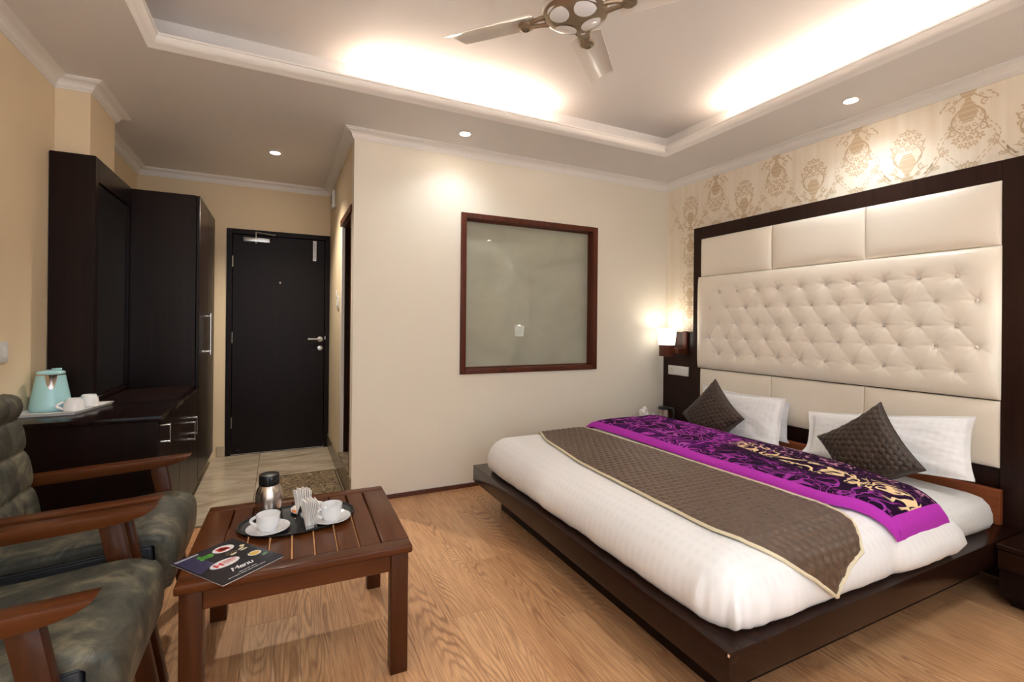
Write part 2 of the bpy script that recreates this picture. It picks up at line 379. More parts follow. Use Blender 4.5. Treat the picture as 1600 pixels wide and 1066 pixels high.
# ------------------------------------------------------------------ walls
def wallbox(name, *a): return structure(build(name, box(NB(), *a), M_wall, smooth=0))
WT = 0.12
wall_left = wallbox('wall_left', XL - WT, XL, YB - WT, YD + WT, -0.06, 2.80)
build('column', box(NB(), XL, XC, YP, YC2, 0, H, 0.002, 1), M_wall, wall_left)
# back wall with an opening for the added window, an unseen daylight source
bw = NB()
box(bw, XL - WT, -0.95, YB - WT, YB, -0.06, 2.80); box(bw, 1.65, XR + WT, YB - WT, YB, -0.06, 2.80)
box(bw, -0.95, 1.65, YB - WT, YB, -0.06, 0.4); box(bw, -0.95, 1.65, YB - WT, YB, 2.3, 2.80)
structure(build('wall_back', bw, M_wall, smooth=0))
w1 = NB()
for a in ((-0.95, -0.90), (0.325, 0.375), (1.60, 1.65)): box(w1, a[0], a[1], YB - 0.09, YB - 0.03, 0.4, 2.3)
for a in ((0.4, 0.45), (2.25, 2.3)): box(w1, -0.95, 1.65, YB - 0.09, YB - 0.03, a[0], a[1])
structure(build('added_window', w1, M_winfr, smooth=0))
# partition wall (with window opening) and entry side wall with doorway
WX0, WX1, WZ0, WZ1 = 1.2249, 2.4365, 0.8591, 2.0504
pw = NB()
box(pw, XP, WX0, YP, YP + 0.10, -0.06, 2.80); box(pw, WX1, XR + WT, YP, YP + 0.10, -0.06, 2.80)
box(pw, WX0, WX1, YP, YP + 0.10, -0.06, WZ0); box(pw, WX0, WX1, YP, YP + 0.10, WZ1, 2.80)
structure(build('wall_partition', pw, M_wall_neutral_lit, smooth=0))
DY0, DY1, DZ0, DZ1 = 3.485, 4.055, 0.19, 2.03
ew = NB()
box(ew, XP, XP + 0.10, YP + 0.1, DY0, -0.06, 2.80); box(ew, XP, XP + 0.10, DY1, YD, -0.06, 2.80)
box(ew, XP, XP + 0.10, DY0, DY1, DZ1, 2.80); box(ew, XP, XP + 0.10, DY0, DY1, -0.06, 0.17)
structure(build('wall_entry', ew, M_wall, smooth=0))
# bathroom behind: floor and walls seen through the doorway
structure(build('bathroom_floor', box(NB(), XP + 0.10, 1.9, YP + 0.1, YD, 0.1, 0.19), M_tile, smooth=0))
bwl = NB(); box(bwl, 1.9, 2.0, YP + 0.1, YD, 0, 2.8); structure(build('wall_bathroom', bwl, M_tile, smooth=0))
sill = structure(build('doorway_sill', box(NB(), XP - 0.012, XP + 0.10, DY0, DY1, 0.17, 0.192, 0.003, 1), M_stone))
# door wall with opening for the door
DX0, DX1, DZT = -0.434, 0.447, 2.0785
dw = NB(); box(dw, XL - WT, DX0, YD, YD + WT, -0.06, 2.80); box(dw, DX0, XP + 1.6, YD, YD + WT, DZT, 2.80); box(dw, DX1, XP + 1.6, YD, YD + WT, -0.06, DZT)
structure(build('wall_door', dw, M_wall, smooth=0))
# headboard wall: wallpaper
wr = structure(build('wall_right', box(NB(), XR, XR + WT, YB - WT, YP + 0.1, -0.06, 2.80), M_paperw, smooth=0))

# wallpaper print: flat thin motifs, drawn in (s, t) = (along wall, up)
def ell(cx, cy, rx, ry, a=0, n=12):
    return [(cx + rx * cos(t) * cos(a) - ry * sin(t) * sin(a), cy + rx * cos(t) * sin(a) + ry * sin(t) * cos(a)) for t in [2 * pi * k / n for k in range(n)]]
def ribbon(pts, w0, w1):
    L, R = [], []
    for i, p in enumerate(pts):
        a = pts[max(i - 1, 0)]; b = pts[min(i + 1, len(pts) - 1)]
        d = hypot(b[0] - a[0], b[1] - a[1]) or 1; nx, ny = -(b[1] - a[1]) / d, (b[0] - a[0]) / d
        ww = w0 + (w1 - w0) * i / (len(pts) - 1); L.append((p[0] + nx * ww, p[1] + ny * ww)); R.append((p[0] - nx * ww, p[1] - ny * ww))
    return [[L[i], L[i + 1], R[i + 1], R[i]] for i in range(len(pts) - 1)]
def flower(cx, cy, r):
    out = [ell(cx + r * 0.62 * cos(a), cy + r * 0.62 * sin(a), r * 0.42, r * 0.3, a, 8) for a in [2 * pi * k / 5 + 0.3 for k in range(5)]]
    return out
def spiral(cx, cy, r0, a0, turns, s=1, n=14):
    return [(cx + s * r0 * (1 - 0.75 * k / n) * cos(a0 + 2 * pi * turns * k / n), cy + r0 * (1 - 0.75 * k / n) * sin(a0 + 2 * pi * turns * k / n)) for k in range(n + 1)]
def urn():
    P = []
    for z0, z1, wa, wb in ((-.148, -.138, .036, .032), (-.136, -.118, .030, .018), (-.116, -.098, .010, .014)): P.append([(-wa, z0), (wa, z0), (wb, z1), (-wb, z1)])
    ub = [(.014, -.098), (.030, -.075), (.040, -.045), (.036, -.015), (.022, .002), (.026, .012)]
    for k, (a, b) in enumerate(zip(ub, ub[1:])):
        g = .0025
        P.append([(-a[0], a[1] + g), (a[0], a[1] + g), (b[0], b[1]), (-b[0], b[1])])
    for sx in (1, -1):
        P += ribbon([(sx * (.034 + .035 * sin(pi * t)), -.06 + .12 * t) for t in [k / 8 for k in range(9)]], .005, .003)
        P += ribbon([(sx * (.02 + .075 * t), -.13 + .02 * sin(3 * t) + .05 * t * t) for t in [k / 6 for k in range(7)]], .003, .002)
        P += ribbon(spiral(sx * .060, .055, .020, -pi / 2 if sx > 0 else -pi / 2, 1.1, sx), .004, .002)
        P += ribbon(spiral(sx * .068, -.075, .018, pi / 2, 1.1, sx), .004, .002)
        P += ribbon(spiral(sx * .028, .032, .012, 0, 1.0, sx), .003, .0015)
        for (a, b, r) in ((.050, .098, .020), (.024, .072, .018), (.072, .020, .014), (.030, .130, .014), (.060, -.02, .011), (.052, -.112, .012)): P += flower(sx * a, b, r)
        for (a, b, an) in ((.10, -.10, .8), (.115, -.082, 1.3), (.085, -.118, .3), (.080, .065, 1.0), (.016, .100, 1.2)): P.append(ell(sx * a, b, .012, .005, an * sx, 8))
    P += flower(0, .135, .020); P += flower(0, .098, .016); P += flower(0, .045, .016)
    return P
def sprig():
    P = []
    for sx in (1, -1):
        P += ribbon([(sx * (.07 + .10 * t), -.06 + .14 * t ** 1.6) for t in [k / 8 for k in range(9)]], .003, .0015)
        for k in range(4):
            t = .35 + .2 * k; P += flower(sx * (.07 + .10 * t + .014), -.06 + .14 * t ** 1.6 + .014 * (-1) ** k, .013)
            P.append(ell(sx * (.07 + .10 * t - .014), -.06 + .14 * t ** 1.6 + .004, .012, .005, 1.0 * sx, 8))
    return P
def ogee():
    P = []
    for sx in (1, -1):
        for rr in (.0, .020):
            for k in range(13):
                t0, t1 = -.155 + .024 * k, -.155 + .024 * k + .015
                f = lambda t: sx * (.235 - rr - .05 * cos(t / .155 * pi) * 0.9 - .03)
                P += ribbon([(f(t0), t0), (f(t1), t1)], .0022, .0022)
    return P
def motif_mesh(name, polys, flip=1):
    b = NB()
    for p in polys:
        vs = [b.verts.new((-0.0008, -q[0], q[1] * flip)) for q in p]
        if len(vs) > 2:
            f = b.faces.new(vs)
            f.normal_update()
            if f.normal.x > 0: f.normal_flip()
    me = bpy.data.meshes.new(name); b.to_mesh(me); b.free(); me.materials.append(M_motif); return me
mu, mi, msx, mog = motif_mesh('urn', urn()), motif_mesh('urn_i', urn(), -1), motif_mesh('sprig', sprig()), motif_mesh('ogee', ogee())
PER = 0.2685
def stamp(me, y, z, nm='printed_motif'):
    o = bpy.data.objects.new(nm, me); o.location = (XR, y, z); COL.objects.link(o); o.parent = wr
for k in range(-10, 8):
    y = 2.014 + PER * k
    if y > YP - 0.10 or y < YB + 0.15: continue
    if k % 2 == 0:
        zs = [(mu, 2.215), (mog, 2.215)]
        if y > 2.9: zs += [(mi, 1.89), (mu, 1.55), (mi, 1.30)]
        stamp(msx, y, 2.13)
    else:
        zs = [(mi, 2.325)]
        if y > 2.9: zs += [(mu, 1.97), (mi, 1.64), (mu, 1.34)]
    for me, z in zs:
        if y > 2.9 or z > 2.2: stamp(me, y, z)
# top fringes of the next row, just above the headboard
tf = [p for p in urn() if min(q[1] for q in p) > 0.09]
mtf = motif_mesh('bouquet', tf)
for k in range(-9, 4, 2): stamp(mtf, 2.014 + PER * k, 1.955)

# ------------------------------------------------------------------ ceiling with cove tray
TX0, TX1, TY0, TY1 = -0.574, 2.668, 0.10, 2.802
LIP = H + 0.055; CZ = 2.725; CS = 0.10
cb = NB()
for a in ((XL - WT, TX0, YB - WT, YD + WT), (TX1, XR + WT, YB - WT, YD + WT), (TX0, TX1, YB - WT, TY0), (TX0, TX1, TY1, YD + WT)):
    box(cb, *a, H, H + 0.04)
structure(build('ceiling', cb, M_ceil, smooth=0))
ub = NB(); box(ub, XL - WT, XR + WT, YB - WT, YD + WT, CZ, CZ + 0.08)
box(ub, TX0 - CS - .05, TX0 - CS, TY0 - CS, TY1 + CS, H + 0.04, CZ); box(ub, TX1 + CS, TX1 + CS + .05, TY0 - CS, TY1 + CS, H + 0.04, CZ)
box(ub, TX0 - CS - .05, TX1 + CS + .05, TY0 - CS - .05, TY0 - CS, H + 0.04, CZ); box(ub, TX0 - CS - .05, TX1 + CS + .05, TY1 + CS, TY1 + CS + .05, H + 0.04, CZ)
structure(build('ceiling_tray', ub, M_ceil, smooth=0))
def sweep(bm, path, prof, closed=False):
    """path in xy; profile (d to the left of travel, z)"""
    n = len(path); rings = []
    for i in range(n):
        p = Vector(path[i]); a = Vector(path[i - 1]) if (closed or i > 0) else None; c = Vector(path[(i + 1) % n]) if (closed or i < n - 1) else None
        d1 = (p - a).normalized() if a is not None else None; d2 = (c - p).normalized() if c is not None else None
        if d1 is None: d1 = d2
        if d2 is None: d2 = d1
        n1 = Vector((-d1.y, d1.x)); n2 = Vector((-d2.y, d2.x)); mt = (n1 + n2); mt = mt / mt.dot(n1)
        rings.append([bm.verts.new((p.x + mt.x * d, p.y + mt.y * d, z)) for d, z in prof])
    m_ = len(prof)
    for i in range(n if closed else n - 1):
        A, B2 = rings[i], rings[(i + 1) % n]
        for k in range(m_): bm.faces.new((A[k], A[(k + 1) % m_], B2[(k + 1) % m_], B2[k]))
    if not closed: bm.faces.new(rings[0]); bm.faces.new(rings[-1][::-1])
    return bm
lipp = [(-0.004, H), (0.0, H - 0.004), (0.004, H - 0.002), (0.010, H + 0.004), (0.022, H + 0.010), (0.034, H + 0.020), (0.042, H + 0.034), (0.044, H + 0.044), (0.050, H + 0.045), (0.050, LIP), (-0.004, LIP)]
structure(build('trim_1', sweep(NB(), [(TX0, TY0), (TX1, TY0), (TX1, TY1), (TX0, TY1)], lipp, True), M_trim, smooth=50))
crown = [(0, ZC), (0.007, ZC), (0.008, ZC + .007), (0.013, ZC + .008), (0.014, ZC + .014), (0.018, ZC + .015)] + [(0.018 + .034 * (1 - cos(t)), ZC + .015 + .030 * sin(t)) for t in (0.3, 0.6, 0.9, 1.2, 1.5)] + [(0.056, ZC + .047), (0.057, ZC + .052), (0.066, ZC + .053), (0.067, H), (0, H)]
# runs clockwise so that the room is on the left of travel
runs = [[(XL, YB), (XR, YB), (XR, YP), (XP, YP), (XP, YD), (XL, YD), (XL, YC2), (XC, YC2), (XC, YP), (XL, YP)]]
path = runs[0]; n = len(path); 
def seg_mold(i, name):
    b = NB(); P = [Vector(p) for p in path]; a, c = P[i], P[(i + 1) % n]; pa, pc = P[i - 1], P[(i + 2) % n]
    def mit(p, q, r):
        d1 = (q - p).normalized(); d2 = (r - q).normalized(); n1 = Vector((-d1.y, d1.x)); n2 = Vector((-d2.y, d2.x)); mm = n1 + n2; return mm / mm.dot(n1)
    m0, m1 = mit(pa, a, c), mit(a, c, pc)
    A = [b.verts.new((a.x + m0.x * d, a.y + m0.y * d, z)) for d, z in crown]; B2 = [b.verts.new((c.x + m1.x * d, c.y + m1.y * d, z)) for d, z in crown]
    k_ = len(crown)
    for k in range(k_): b.faces.new((A[k], A[(k + 1) % k_], B2[(k + 1) % k_], B2[k]))
    b.faces.new(A); b.faces.new(B2[::-1])
    structure(build(name, b, M_trim, smooth=35))
for i in range(n): seg_mold(i, 'trim_%d' % (i + 2))
# skirtings
structure(build('baseboard_partition', box(NB(), XP, XR, YP - 0.012, YP, 0, 0.030, 0.002, 1), M_skirt))
structure(build('baseboard_left', box(NB(), XL, XL + 0.012, YB, 2.7, 0, 0.030, 0.002, 1), M_skirt))
sk = NB(); box(sk, XP - 0.012, XP, DY1, YD, 0, 0.13, 0.002, 1); box(sk, XP - 0.012, XP, YP + 0.0, DY1, 0, 0.168, 0.002, 1)
structure(build('baseboard_entry', sk, M_stone))
structure(build('baseboard_door', box(NB(), -0.50, DX0, YD - 0.012, YD, 0, 0.10, 0.002, 1), M_tile))

# ------------------------------------------------------------------ entry door
d = thing('door_1', 'tall dark brown entry door with lever handle at the end of the hall', 'door', (0.0, YD, 0)); d['kind'] = 'structure'; del d['category']
fb = NB(); box(fb, DX0, DX0 + 0.045, YD - 0.012, YD + 0.10, 0, DZT, 0.002, 1); box(fb, DX1 - 0.045, DX1 - 0.001, YD - 0.012, YD + 0.10, 0, DZT, 0.002, 1); box(fb, DX0 + 0.045, DX1 - 0.045, YD - 0.012, YD + 0.10, DZT - 0.045, DZT, 0.002, 1)
build('door_frame', fb, M_door, d)
build('door_leaf', box(NB(), DX0 + 0.048, DX1 - 0.048, YD + 0.008, YD + 0.05, 0.006, DZT - 0.048, 0.002, 1), M_door, d)
hb = NB(); lathe(hb, [(0, 0), (0.026, 0), (0.026, 0.008), (0.010, 0.012), (0.010, 0.045), (0, 0.045)], 24, T(0.362, YD + 0.008, 1.062) @ RX(pi / 2))
tube(hb, [(0.362, YD - 0.034, 1.062), (0.345, YD - 0.037, 1.063), (0.25, YD - 0.037, 1.064)], 0.009, 10); hand = build('door_handle', hb, M_silver, d)
lb = NB(); lathe(lb, [(0, 0), (0.024, 0), (0.024, 0.008), (0.018, 0.010), (0, 0.010)], 24, T(0.362, YD + 0.008, 0.975) @ RX(pi / 2)); box(lb, 0.360, 0.364, YD - 0.004, YD - 0.0025, 0.965, 0.985); build('keyhole_rosette', lb, M_silver, d)
sp = NB(); box(sp, 0.402, 0.410, YD - 0.016, YD - 0.011, 1.06, 1.09); build('strike_plate', sp, M_silver, d)
cb_ = NB(); box(cb_, -0.30, -0.085, YD - 0.045, YD + 0.008, 1.965, 2.003, 0.004, 2); cl = build('door_closer', cb_, M_silver, d)
ab = NB(); tube(ab, [(-0.20, YD - 0.02, 1.955), (-0.20, YD - 0.02, 2.015)], 0.010, 10); tube(ab, [(-0.20, YD - 0.028, 2.055), (-0.05, YD - 0.085, 2.030)], 0.006, 8); tube(ab, [(-0.20, YD - 0.028, 2.014), (-0.20, YD - 0.028, 2.058)], 0.006, 8); tube(ab, [(-0.05, YD - 0.085, 2.030), (-0.04, YD - 0.012, 2.050)], 0.006, 8)
build('closer_arm', ab, M_silver, cl)
tb = NB(); box(tb, 0.290, 0.322, YD - 0.004, YD + 0.008, 1.825, 2.022, 0.002, 1); tube(tb, [(0.306, YD - 0.012, 1.84), (0.306, YD - 0.012, 2.01)], 0.008, 10)
for z in (1.85, 1.90, 1.95, 2.0): box(tb, 0.292, 0.320, YD - 0.018, YD - 0.003, z - 0.006, z + 0.006, 0.001, 1)
build('tower_bolt', tb, M_silver, d)
pb = NB(); lathe(pb, [(0, 0), (0.009, 0), (0.008, 0.004), (0, 0.005)], 16, T(0.006, YD + 0.008, 1.60) @ RX(pi / 2)); build('peephole', pb, M_gold, d)
for z in (0.30, 1.08, 1.78):
    build('hinge', tube(NB(), [(DX0 + 0.046, YD + 0.002, z - 0.05), (DX0 + 0.046, YD + 0.002, z + 0.05)], 0.006, 8), M_silver, d)
ks = NB(); lathe(ks, [(0, 0), (0.012, 0), (0.014, 0.02), (0.010, 0.03), (0, 0.03)], 12, T(-0.33, YD + 0.008, 0.05) @ RX(pi / 2)); build('door_stopper', ks, M_black, d)

# unseen backing added behind the door leaf against light leaks
structure(build('door_backing', box(NB(), DX0 - 0.05, DX1 + 0.05, YD + 0.125, YD + 0.16, -0.06, DZT + 0.1), M_wall, smooth=0))
# bathroom doorway: casing and a dark leaf opened inwards
d2 = thing('door_2', 'narrow open bathroom doorway with dark brown frame beside the hall', 'door', (XP, DY1, 0.19)); d2['kind'] = 'structure'; del d2['category']
fb = NB(); box(fb, XP + 0.004, XP + 0.1, DY0, DY1, DZ1 - 0.045, DZ1, 0.002, 1)
box(fb, XP - 0.010, XP + 0.004, DY0 - 0.02, DY1 + 0.03, DZ1 - 0.03, DZ1 + 0.02, 0.002, 1)
build('door_head', fb, M_winfr, d2)
jb = NB(); box(jb, XP - 0.004, XP + 0.022, DY1 - 0.035, DY1, 0.192, DZ1 - 0.045, 0.002, 1); build('architrave', jb, M_trim, d2)
jb = NB(); box(jb, XP + 0.0225, XP + 0.1, DY1 - 0.035, DY1, 0.192, DZ1 - 0.045, 0.002, 1); build('jamb', jb, M_bedw, d2)
jb = NB(); box(jb, XP - 0.002, XP + 0.1, DY0, DY0 + 0.03, 0.192, DZ1 - 0.045, 0.002, 1); build('jamb', jb, M_winfr, d2)
build('door_leaf', box(NB(), XP + 0.102, XP + 0.62, DY1 - 0.075, DY1 - 0.037, 0.20, DZ1 - 0.05, 0.002, 1), M_door, d2)

# ------------------------------------------------------------------ partition window
wn = thing('window_1', 'square fixed window with reddish wooden frame and grey frosted pane', 'window', ((WX0 + WX1) / 2, YP, WZ0)); wn['kind'] = 'structure'; del wn['category']
fw = 0.042
def frame_bar(a, b, c, d_, nm='window_frame', m_=M_winfr):
    return build(nm, box(NB(), a, b, YP - 0.018, YP + 0.085, c, d_, 0.004, 2), m_, wn)
fbm = NB()
for a in ((WX0 - 0.012, WX0 + fw - 0.012, WZ0 - 0.01, WZ1 + 0.01), (WX1 - fw + 0.012, WX1 + 0.012, WZ0 - 0.01, WZ1 + 0.01), (WX0 + fw - 0.012, WX1 - fw + 0.012, WZ1 - fw + 0.012, WZ1 + 0.01), (WX0 + fw - 0.012, WX1 - fw + 0.012, WZ0 - 0.01, WZ0 + fw - 0.012)):
    box(fbm, a[0], a[1], YP - 0.018, YP + 0.095, a[2], a[3], 0.003, 2)
build('window_frame', fbm, M_winfr, wn)
bd = NB(); i0, i1, j0, j1 = WX0 + 0.028, WX1 - 0.028, WZ0 + 0.028, WZ1 - 0.028
for a in ((i0, i0 + .010, j0, j1), (i1 - .010, i1, j0, j1), (i0, i1, j0, j0 + .010), (i0, i1, j1 - .010, j1)): box(bd, a[0], a[1], YP + 0.050, YP + 0.066, a[2], a[3], 0.002, 1)
build('glazing_bead', bd, M_winfr, wn)
build('pane', box(NB(), i0, i1, YP + 0.067, YP + 0.075, j0, j1), M_pane, wn, smooth=0)

# ------------------------------------------------------------------ wardrobe, mirror panel, dresser
WXF, WY0, WY1 = -0.507, 3.99, 4.85
wd = thing('wardrobe', 'tall dark brown wardrobe with long chrome handle between mirror and door', 'wardrobe', (XL, WY0, 0))
build('body', box(NB(), XL + 0.004, WXF - 0.022, WY0, WY1, 0.10, 2.112, 0.002, 1), M_dark, wd)
build('plinth', box(NB(), XL + 0.004, WXF - 0.10, WY0 + 0.02, WY1 - 0.02, 0, 0.10), M_dark, wd, smooth=0)
for y0, y1, hy in ((WY0 + 0.002, (WY0 + WY1) / 2 - 0.002, None), ((WY0 + WY1) / 2 + 0.002, WY1 - 0.002, None)):
    dr = build('door', box(NB(), WXF - 0.020, WXF, y0, y1, 0.102, 2.110, 0.002, 1), M_dark, wd)
    if y0 < 4.2:
        hb = NB(); tube(hb, [(WXF + 0.035, 4.30, 0.97), (WXF + 0.035, 4.30, 1.29)], 0.007, 12)
        for z in (0.995, 1.265): tube(hb, [(WXF, 4.30, z), (WXF + 0.035, 4.30, z)], 0.008, 12)
        build('handle', hb, M_chrome, dr)
mp = thing('mirror_panel', 'tall dark wooden wall panel holding a dusty narrow mirror above the dresser', 'mirror', (XL, 3.31, 0.78))
build('backboard', box(NB(), XL + 0.004, -0.925, 3.312, 3.988, 0.785, 2.112, 0.002, 1) , M_dark, mp) if False else None
pbm = NB(); box(pbm, XL + 0.004, -0.898, 3.31, 3.362, 0.782, 2.118, 0.002, 1)     # near stile wrapping the column
box(pbm, -0.938, -0.898, 3.362, 3.988, 1.990, 2.118, 0.002, 1); box(pbm, -0.938, -0.898, 3.955, 3.988, 0.782, 1.990, 0.002, 1); box(pbm, -0.938, -0.898, 3.362, 3.955, 0.782, 0.806, 0.002, 1)
build('panel_frame', pbm, M_dark, mp)
build('mirror_glass', box(NB(), -0.936, -0.909, 3.366, 3.951, 0.810, 1.986, 0.001, 1), M_mirror, mp)
ds = thing('dresser', 'dark wooden dresser desk with chrome bar handles against the left wall', 'dresser', (XL, 2.75, 0))
build('desktop', box(NB(), XL + 0.004, -0.492, 2.75, 3.306, 0.755, 0.780, 0.002, 2), M_darkh, ds)
build('side_panel', box(NB(), XL + 0.004, -0.512, 2.76, 2.785, 0, 0.754, 0.001, 1), M_dark, ds)
build('carcass', box(NB(), XL + 0.004, -0.530, 2.786, 3.306, 0.08, 0.754), M_dark, ds, smooth=0)
build('cabinet_body', box(NB(), XL + 0.004 + 0.0, -0.530, 3.808, 3.988, 0.08, 0.778), M_dark, ds, smooth=0)
build('cabinet_body', box(NB(), XC + 0.002, -0.530, 3.307, 3.808, 0.08, 0.778), M_dark, ds, smooth=0)
build('plinth', box(NB(), XC + 0.01, -0.60, 2.80, 3.98, 0, 0.08), M_dark, ds, smooth=0)
def bar_handle(parent, x, y, z0, z1):
    hb = NB(); tube(hb, [(x + 0.038, y, z0 - 0.008), (x + 0.038, y, z1 + 0.008)], 0.0032, 10)
    for z in (z0, z1): tube(hb, [(x, y, z), (x + 0.038, y, z)], 0.0045, 12)
    build('handle', hb, M_chrome, parent)
f1 = build('drawer_front', box(NB(), -0.529, -0.508, 2.788, 3.304, 0.085, 0.750, 0.002, 1), M_dark, ds); bar_handle(f1, -0.508, 2.80, 0.648, 0.728)
f2 = build('cabinet_door', box(NB(), -0.529, -0.508, 3.310, 3.600, 0.085, 0.752, 0.002, 1), M_dark, ds); bar_handle(f2, -0.508, 3.565, 0.49, 0.595)
f3 = build('cabinet_door', box(NB(), -0.529, -0.508, 3.603, 3.986, 0.085, 0.752, 0.002, 1), M_dark, ds); bar_handle(f3, -0.508, 3.65, 0.51, 0.61)

# tray, kettle and cups on the dresser
tr = NB(); pts = [(-1.07, 2.98), (-0.90, 2.90), (-0.845, 3.22), (-0.925, 3.285), (-1.055, 3.285)]
prism(tr, [(-1.085, 2.93), (-0.865, 2.93), (-0.80, 3.24), (-1.075, 3.29)], 'z', 0.781, 0.785, 0.001, 1)
rim = [(-1.085, 2.93), (-0.865, 2.93), (-0.80, 3.24), (-1.075, 3.29)]
sweep(tr, rim, [(0.000, 0.783), (0.004, 0.783), (-0.002, 0.795), (-0.006, 0.795)], True)
setp(build('serving_tray', tr, M_white), 'white serving tray on the dresser under the kettle', 'tray')
KX, KY, KZ = -1.005, 3.10, 0.7862
kt = thing('electric_kettle', 'pale turquoise electric kettle on the white tray on the dresser', 'kettle', (KX, KY, KZ))
kp = [(0, 0), (0.072, 0), (0.076, 0.004), (0.078, 0.020), (0.075, 0.050), (0.068, 0.090), (0.061, 0.130), (0.056, 0.160), (0.054, 0.172)]
build('body', lathe(NB(), kp + [(0, 0.172)], 48, T(KX, KY, KZ)), M_kettle, kt)
build('rim', lathe(NB(), [(0.0545, 0.172), (0.0555, 0.174), (0.0555, 0.177), (0.053, 0.178), (0, 0.178)], 48, T(KX, KY, KZ)), M_steel, kt)
lidb = lathe(NB(), [(0, 0.178), (0.053, 0.178), (0.054, 0.184), (0.050, 0.190), (0.030, 0.196), (0, 0.198)], 48, T(KX, KY, KZ)); box(lidb, 0.01, 0.045, -0.012, 0.012, 0.193, 0.203, 0.004, 2, T(KX, KY, KZ) @ RZ(radians(-120) + pi))
build('lid', lidb, M_kettle, kt)
ca = radians(-72)  # spout turned towards the camera
def cone_r(z): 
    for (r0, z0), (r1, z1) in zip(kp[1:], kp[2:]):
        if z0 <= z <= z1: return r0 + (r1 - r0) * (z - z0) / (z1 - z0)
    return 0.055
def spf(u, v):
    a = ca - 0.42 + 0.84 * u; zz = 0.176 - 0.070 * v * (1 - ((2 * u - 1) ** 2) ** 1.0 * 0.98)
    r = cone_r(zz) + 0.002 + 0.014 * (1 - v) ** 2 * (1 - (2 * u - 1) ** 2)
    return (KX + r * cos(a), KY + r * sin(a), KZ + zz)
build('spout', grid(NB(), 17, 9, spf), M_steel, kt)
hb = NB(); tube(hb, [(KX + (0.058 + 0.05 * sin(pi * t)) * cos(ca + pi), KY + (0.058 + 0.05 * sin(pi * t)) * sin(ca + pi) , KZ + 0.165 - 0.13 * t) for t in [k / 10 for k in range(11)]], 0.010, 10); build('handle', hb, M_kettle, kt)
def cup_mesh(r=0.041, h=0.058, hang=0.0, hs=1.0):
    b = NB(); pr_ = [(0, 0.003), (0.62 * r, 0.003), (0.62 * r, 0), (0.70 * r, 0), (0.74 * r, 0.004), (0.93 * r, 0.020), (0.985 * r, 0.035), (r, h), (0.955 * r, h + 0.0005), (0.93 * r, 0.036), (0.86 * r, 0.020), (0.6 * r, 0.008), (0, 0.007)]
    lathe(b, pr_, 40); return b
def cup_handle(r=0.041, h=0.058):
    b = NB(); tube(b, [(0.94 * r + 0.024 * sin(pi * t), 0, h * 0.84 - h * 0.60 * t) for t in [k / 10 for k in range(11)]], 0.0042, 10, flat=1.3); return b
def make_cup(label, loc, rz=0, tilt=None, group=None, z_extra=0):
    o = thing('coffee_cup', label, 'cup', (0, 0, 0), group)
    build('bowl', cup_mesh(), M_china, o, local=True); build('handle', cup_handle(), M_china, o, local=True)
    M = T(*loc) @ RZ(rz)
    if tilt: M = M @ tilt
    o.matrix_world = M; return o
make_cup('white cup turned upside down beside the kettle, the nearer of two', (-0.900, 3.045, 0.7862 + 0.0585), radians(200), RX(pi))
make_cup('white cup turned upside down behind another beside the kettle', (-0.880, 3.175, 0.7862 + 0.0585), radians(150), RX(pi))

# small wall fittings
sw = thing('wall_switch', 'white switch plate cut off at the left edge on the left wall', 'switch', (XL, 2.85, 1.085))
build('plate', box(NB(), XL, XL + 0.010, 2.79, 2.895, 1.04, 1.13, 0.003, 2), M_white, sw); build('rocker', box(NB(), XL + 0.010, XL + 0.014, 2.850, 2.880, 1.06, 1.11, 0.002, 1), M_white, sw)
al = thing('door_chime', 'small white box high on the entry wall near the cornice', 'door chime', (XP, 4.61, 2.25))
build('housing', box(NB(), XP - 0.030, XP - 0.001, 4.56, 4.66, 2.262, 2.42, 0.006, 2), M_white, al); build('grille', box(NB(), XP - 0.034, XP - 0.030, 4.575, 4.645, 2.30, 2.38, 0.002, 1), M_grey, al)
s2 = thing('wall_switch', 'white switch plate on the entry wall left of the bathroom doorway', 'switch', (XP, 4.25, 1.40))
build('plate', box(NB(), XP - 0.010, XP - 0.001, 4.20, 4.29, 1.34, 1.45, 0.003, 2), M_white, s2); build('rocker', box(NB(), XP - 0.014, XP - 0.010, 4.225, 4.265, 1.36, 1.42, 0.002, 1), M_white, s2)
build('thermostat_tab', box(NB(), XP - 0.020, XP - 0.010, 4.235, 4.255, 1.44, 1.50, 0.002, 1), M_white, s2)

# ------------------------------------------------------------------ downlights and cove tubes
lab = ['round recessed downlight in the hall ceiling before the door', 'round recessed downlight in the soffit above the window', 'round recessed downlight in the soffit above the headboard',
       'added round recessed downlight out of view above the near bedside', 'added unseen recessed downlight above the armchairs', 'added unseen recessed downlight behind the armchairs', 'added unseen recessed downlight near the back wall']
for (x, y), lb_ in zip(DOWN, lab):
    o = thing('downlight', lb_, 'downlight', (x, y, H), group='recessed downlights')
    build('trim_ring', lathe(NB(), [(0.030, H + 0.0), (0.044, H - 0.001), (0.045, H - 0.006), (0.036, H - 0.009), (0.032, H - 0.004)], 32, T(x, y, 0), closed=True), M_trim, o)
    build('lens', lathe(NB(), [(0, H - 0.003), (0.033, H - 0.003), (0.033, H - 0.001), (0, H - 0.001)], 24, T(x, y, 0)), M_led, o)
def cove(label, a, b):
    o = thing('tube_light', label, 'tube light', a, group='cove tube lights')
    build('tube', tube(NB(), [a, b], 0.009, 12), M_tube, o)
    dx = Vector(b) - Vector(a); u = dx.normalized()
    for p in (Vector(a), Vector(b)):
        s_ = 1 if p == Vector(b) else -1
        build('end_cap', box(NB(), -0.012, 0.012, -0.012, 0.012, -0.026, 0.010, 0.002, 1, T(*(p + u * 0.012 * s_))), M_white, o)
zt = LIP + 0.028 - 0.0
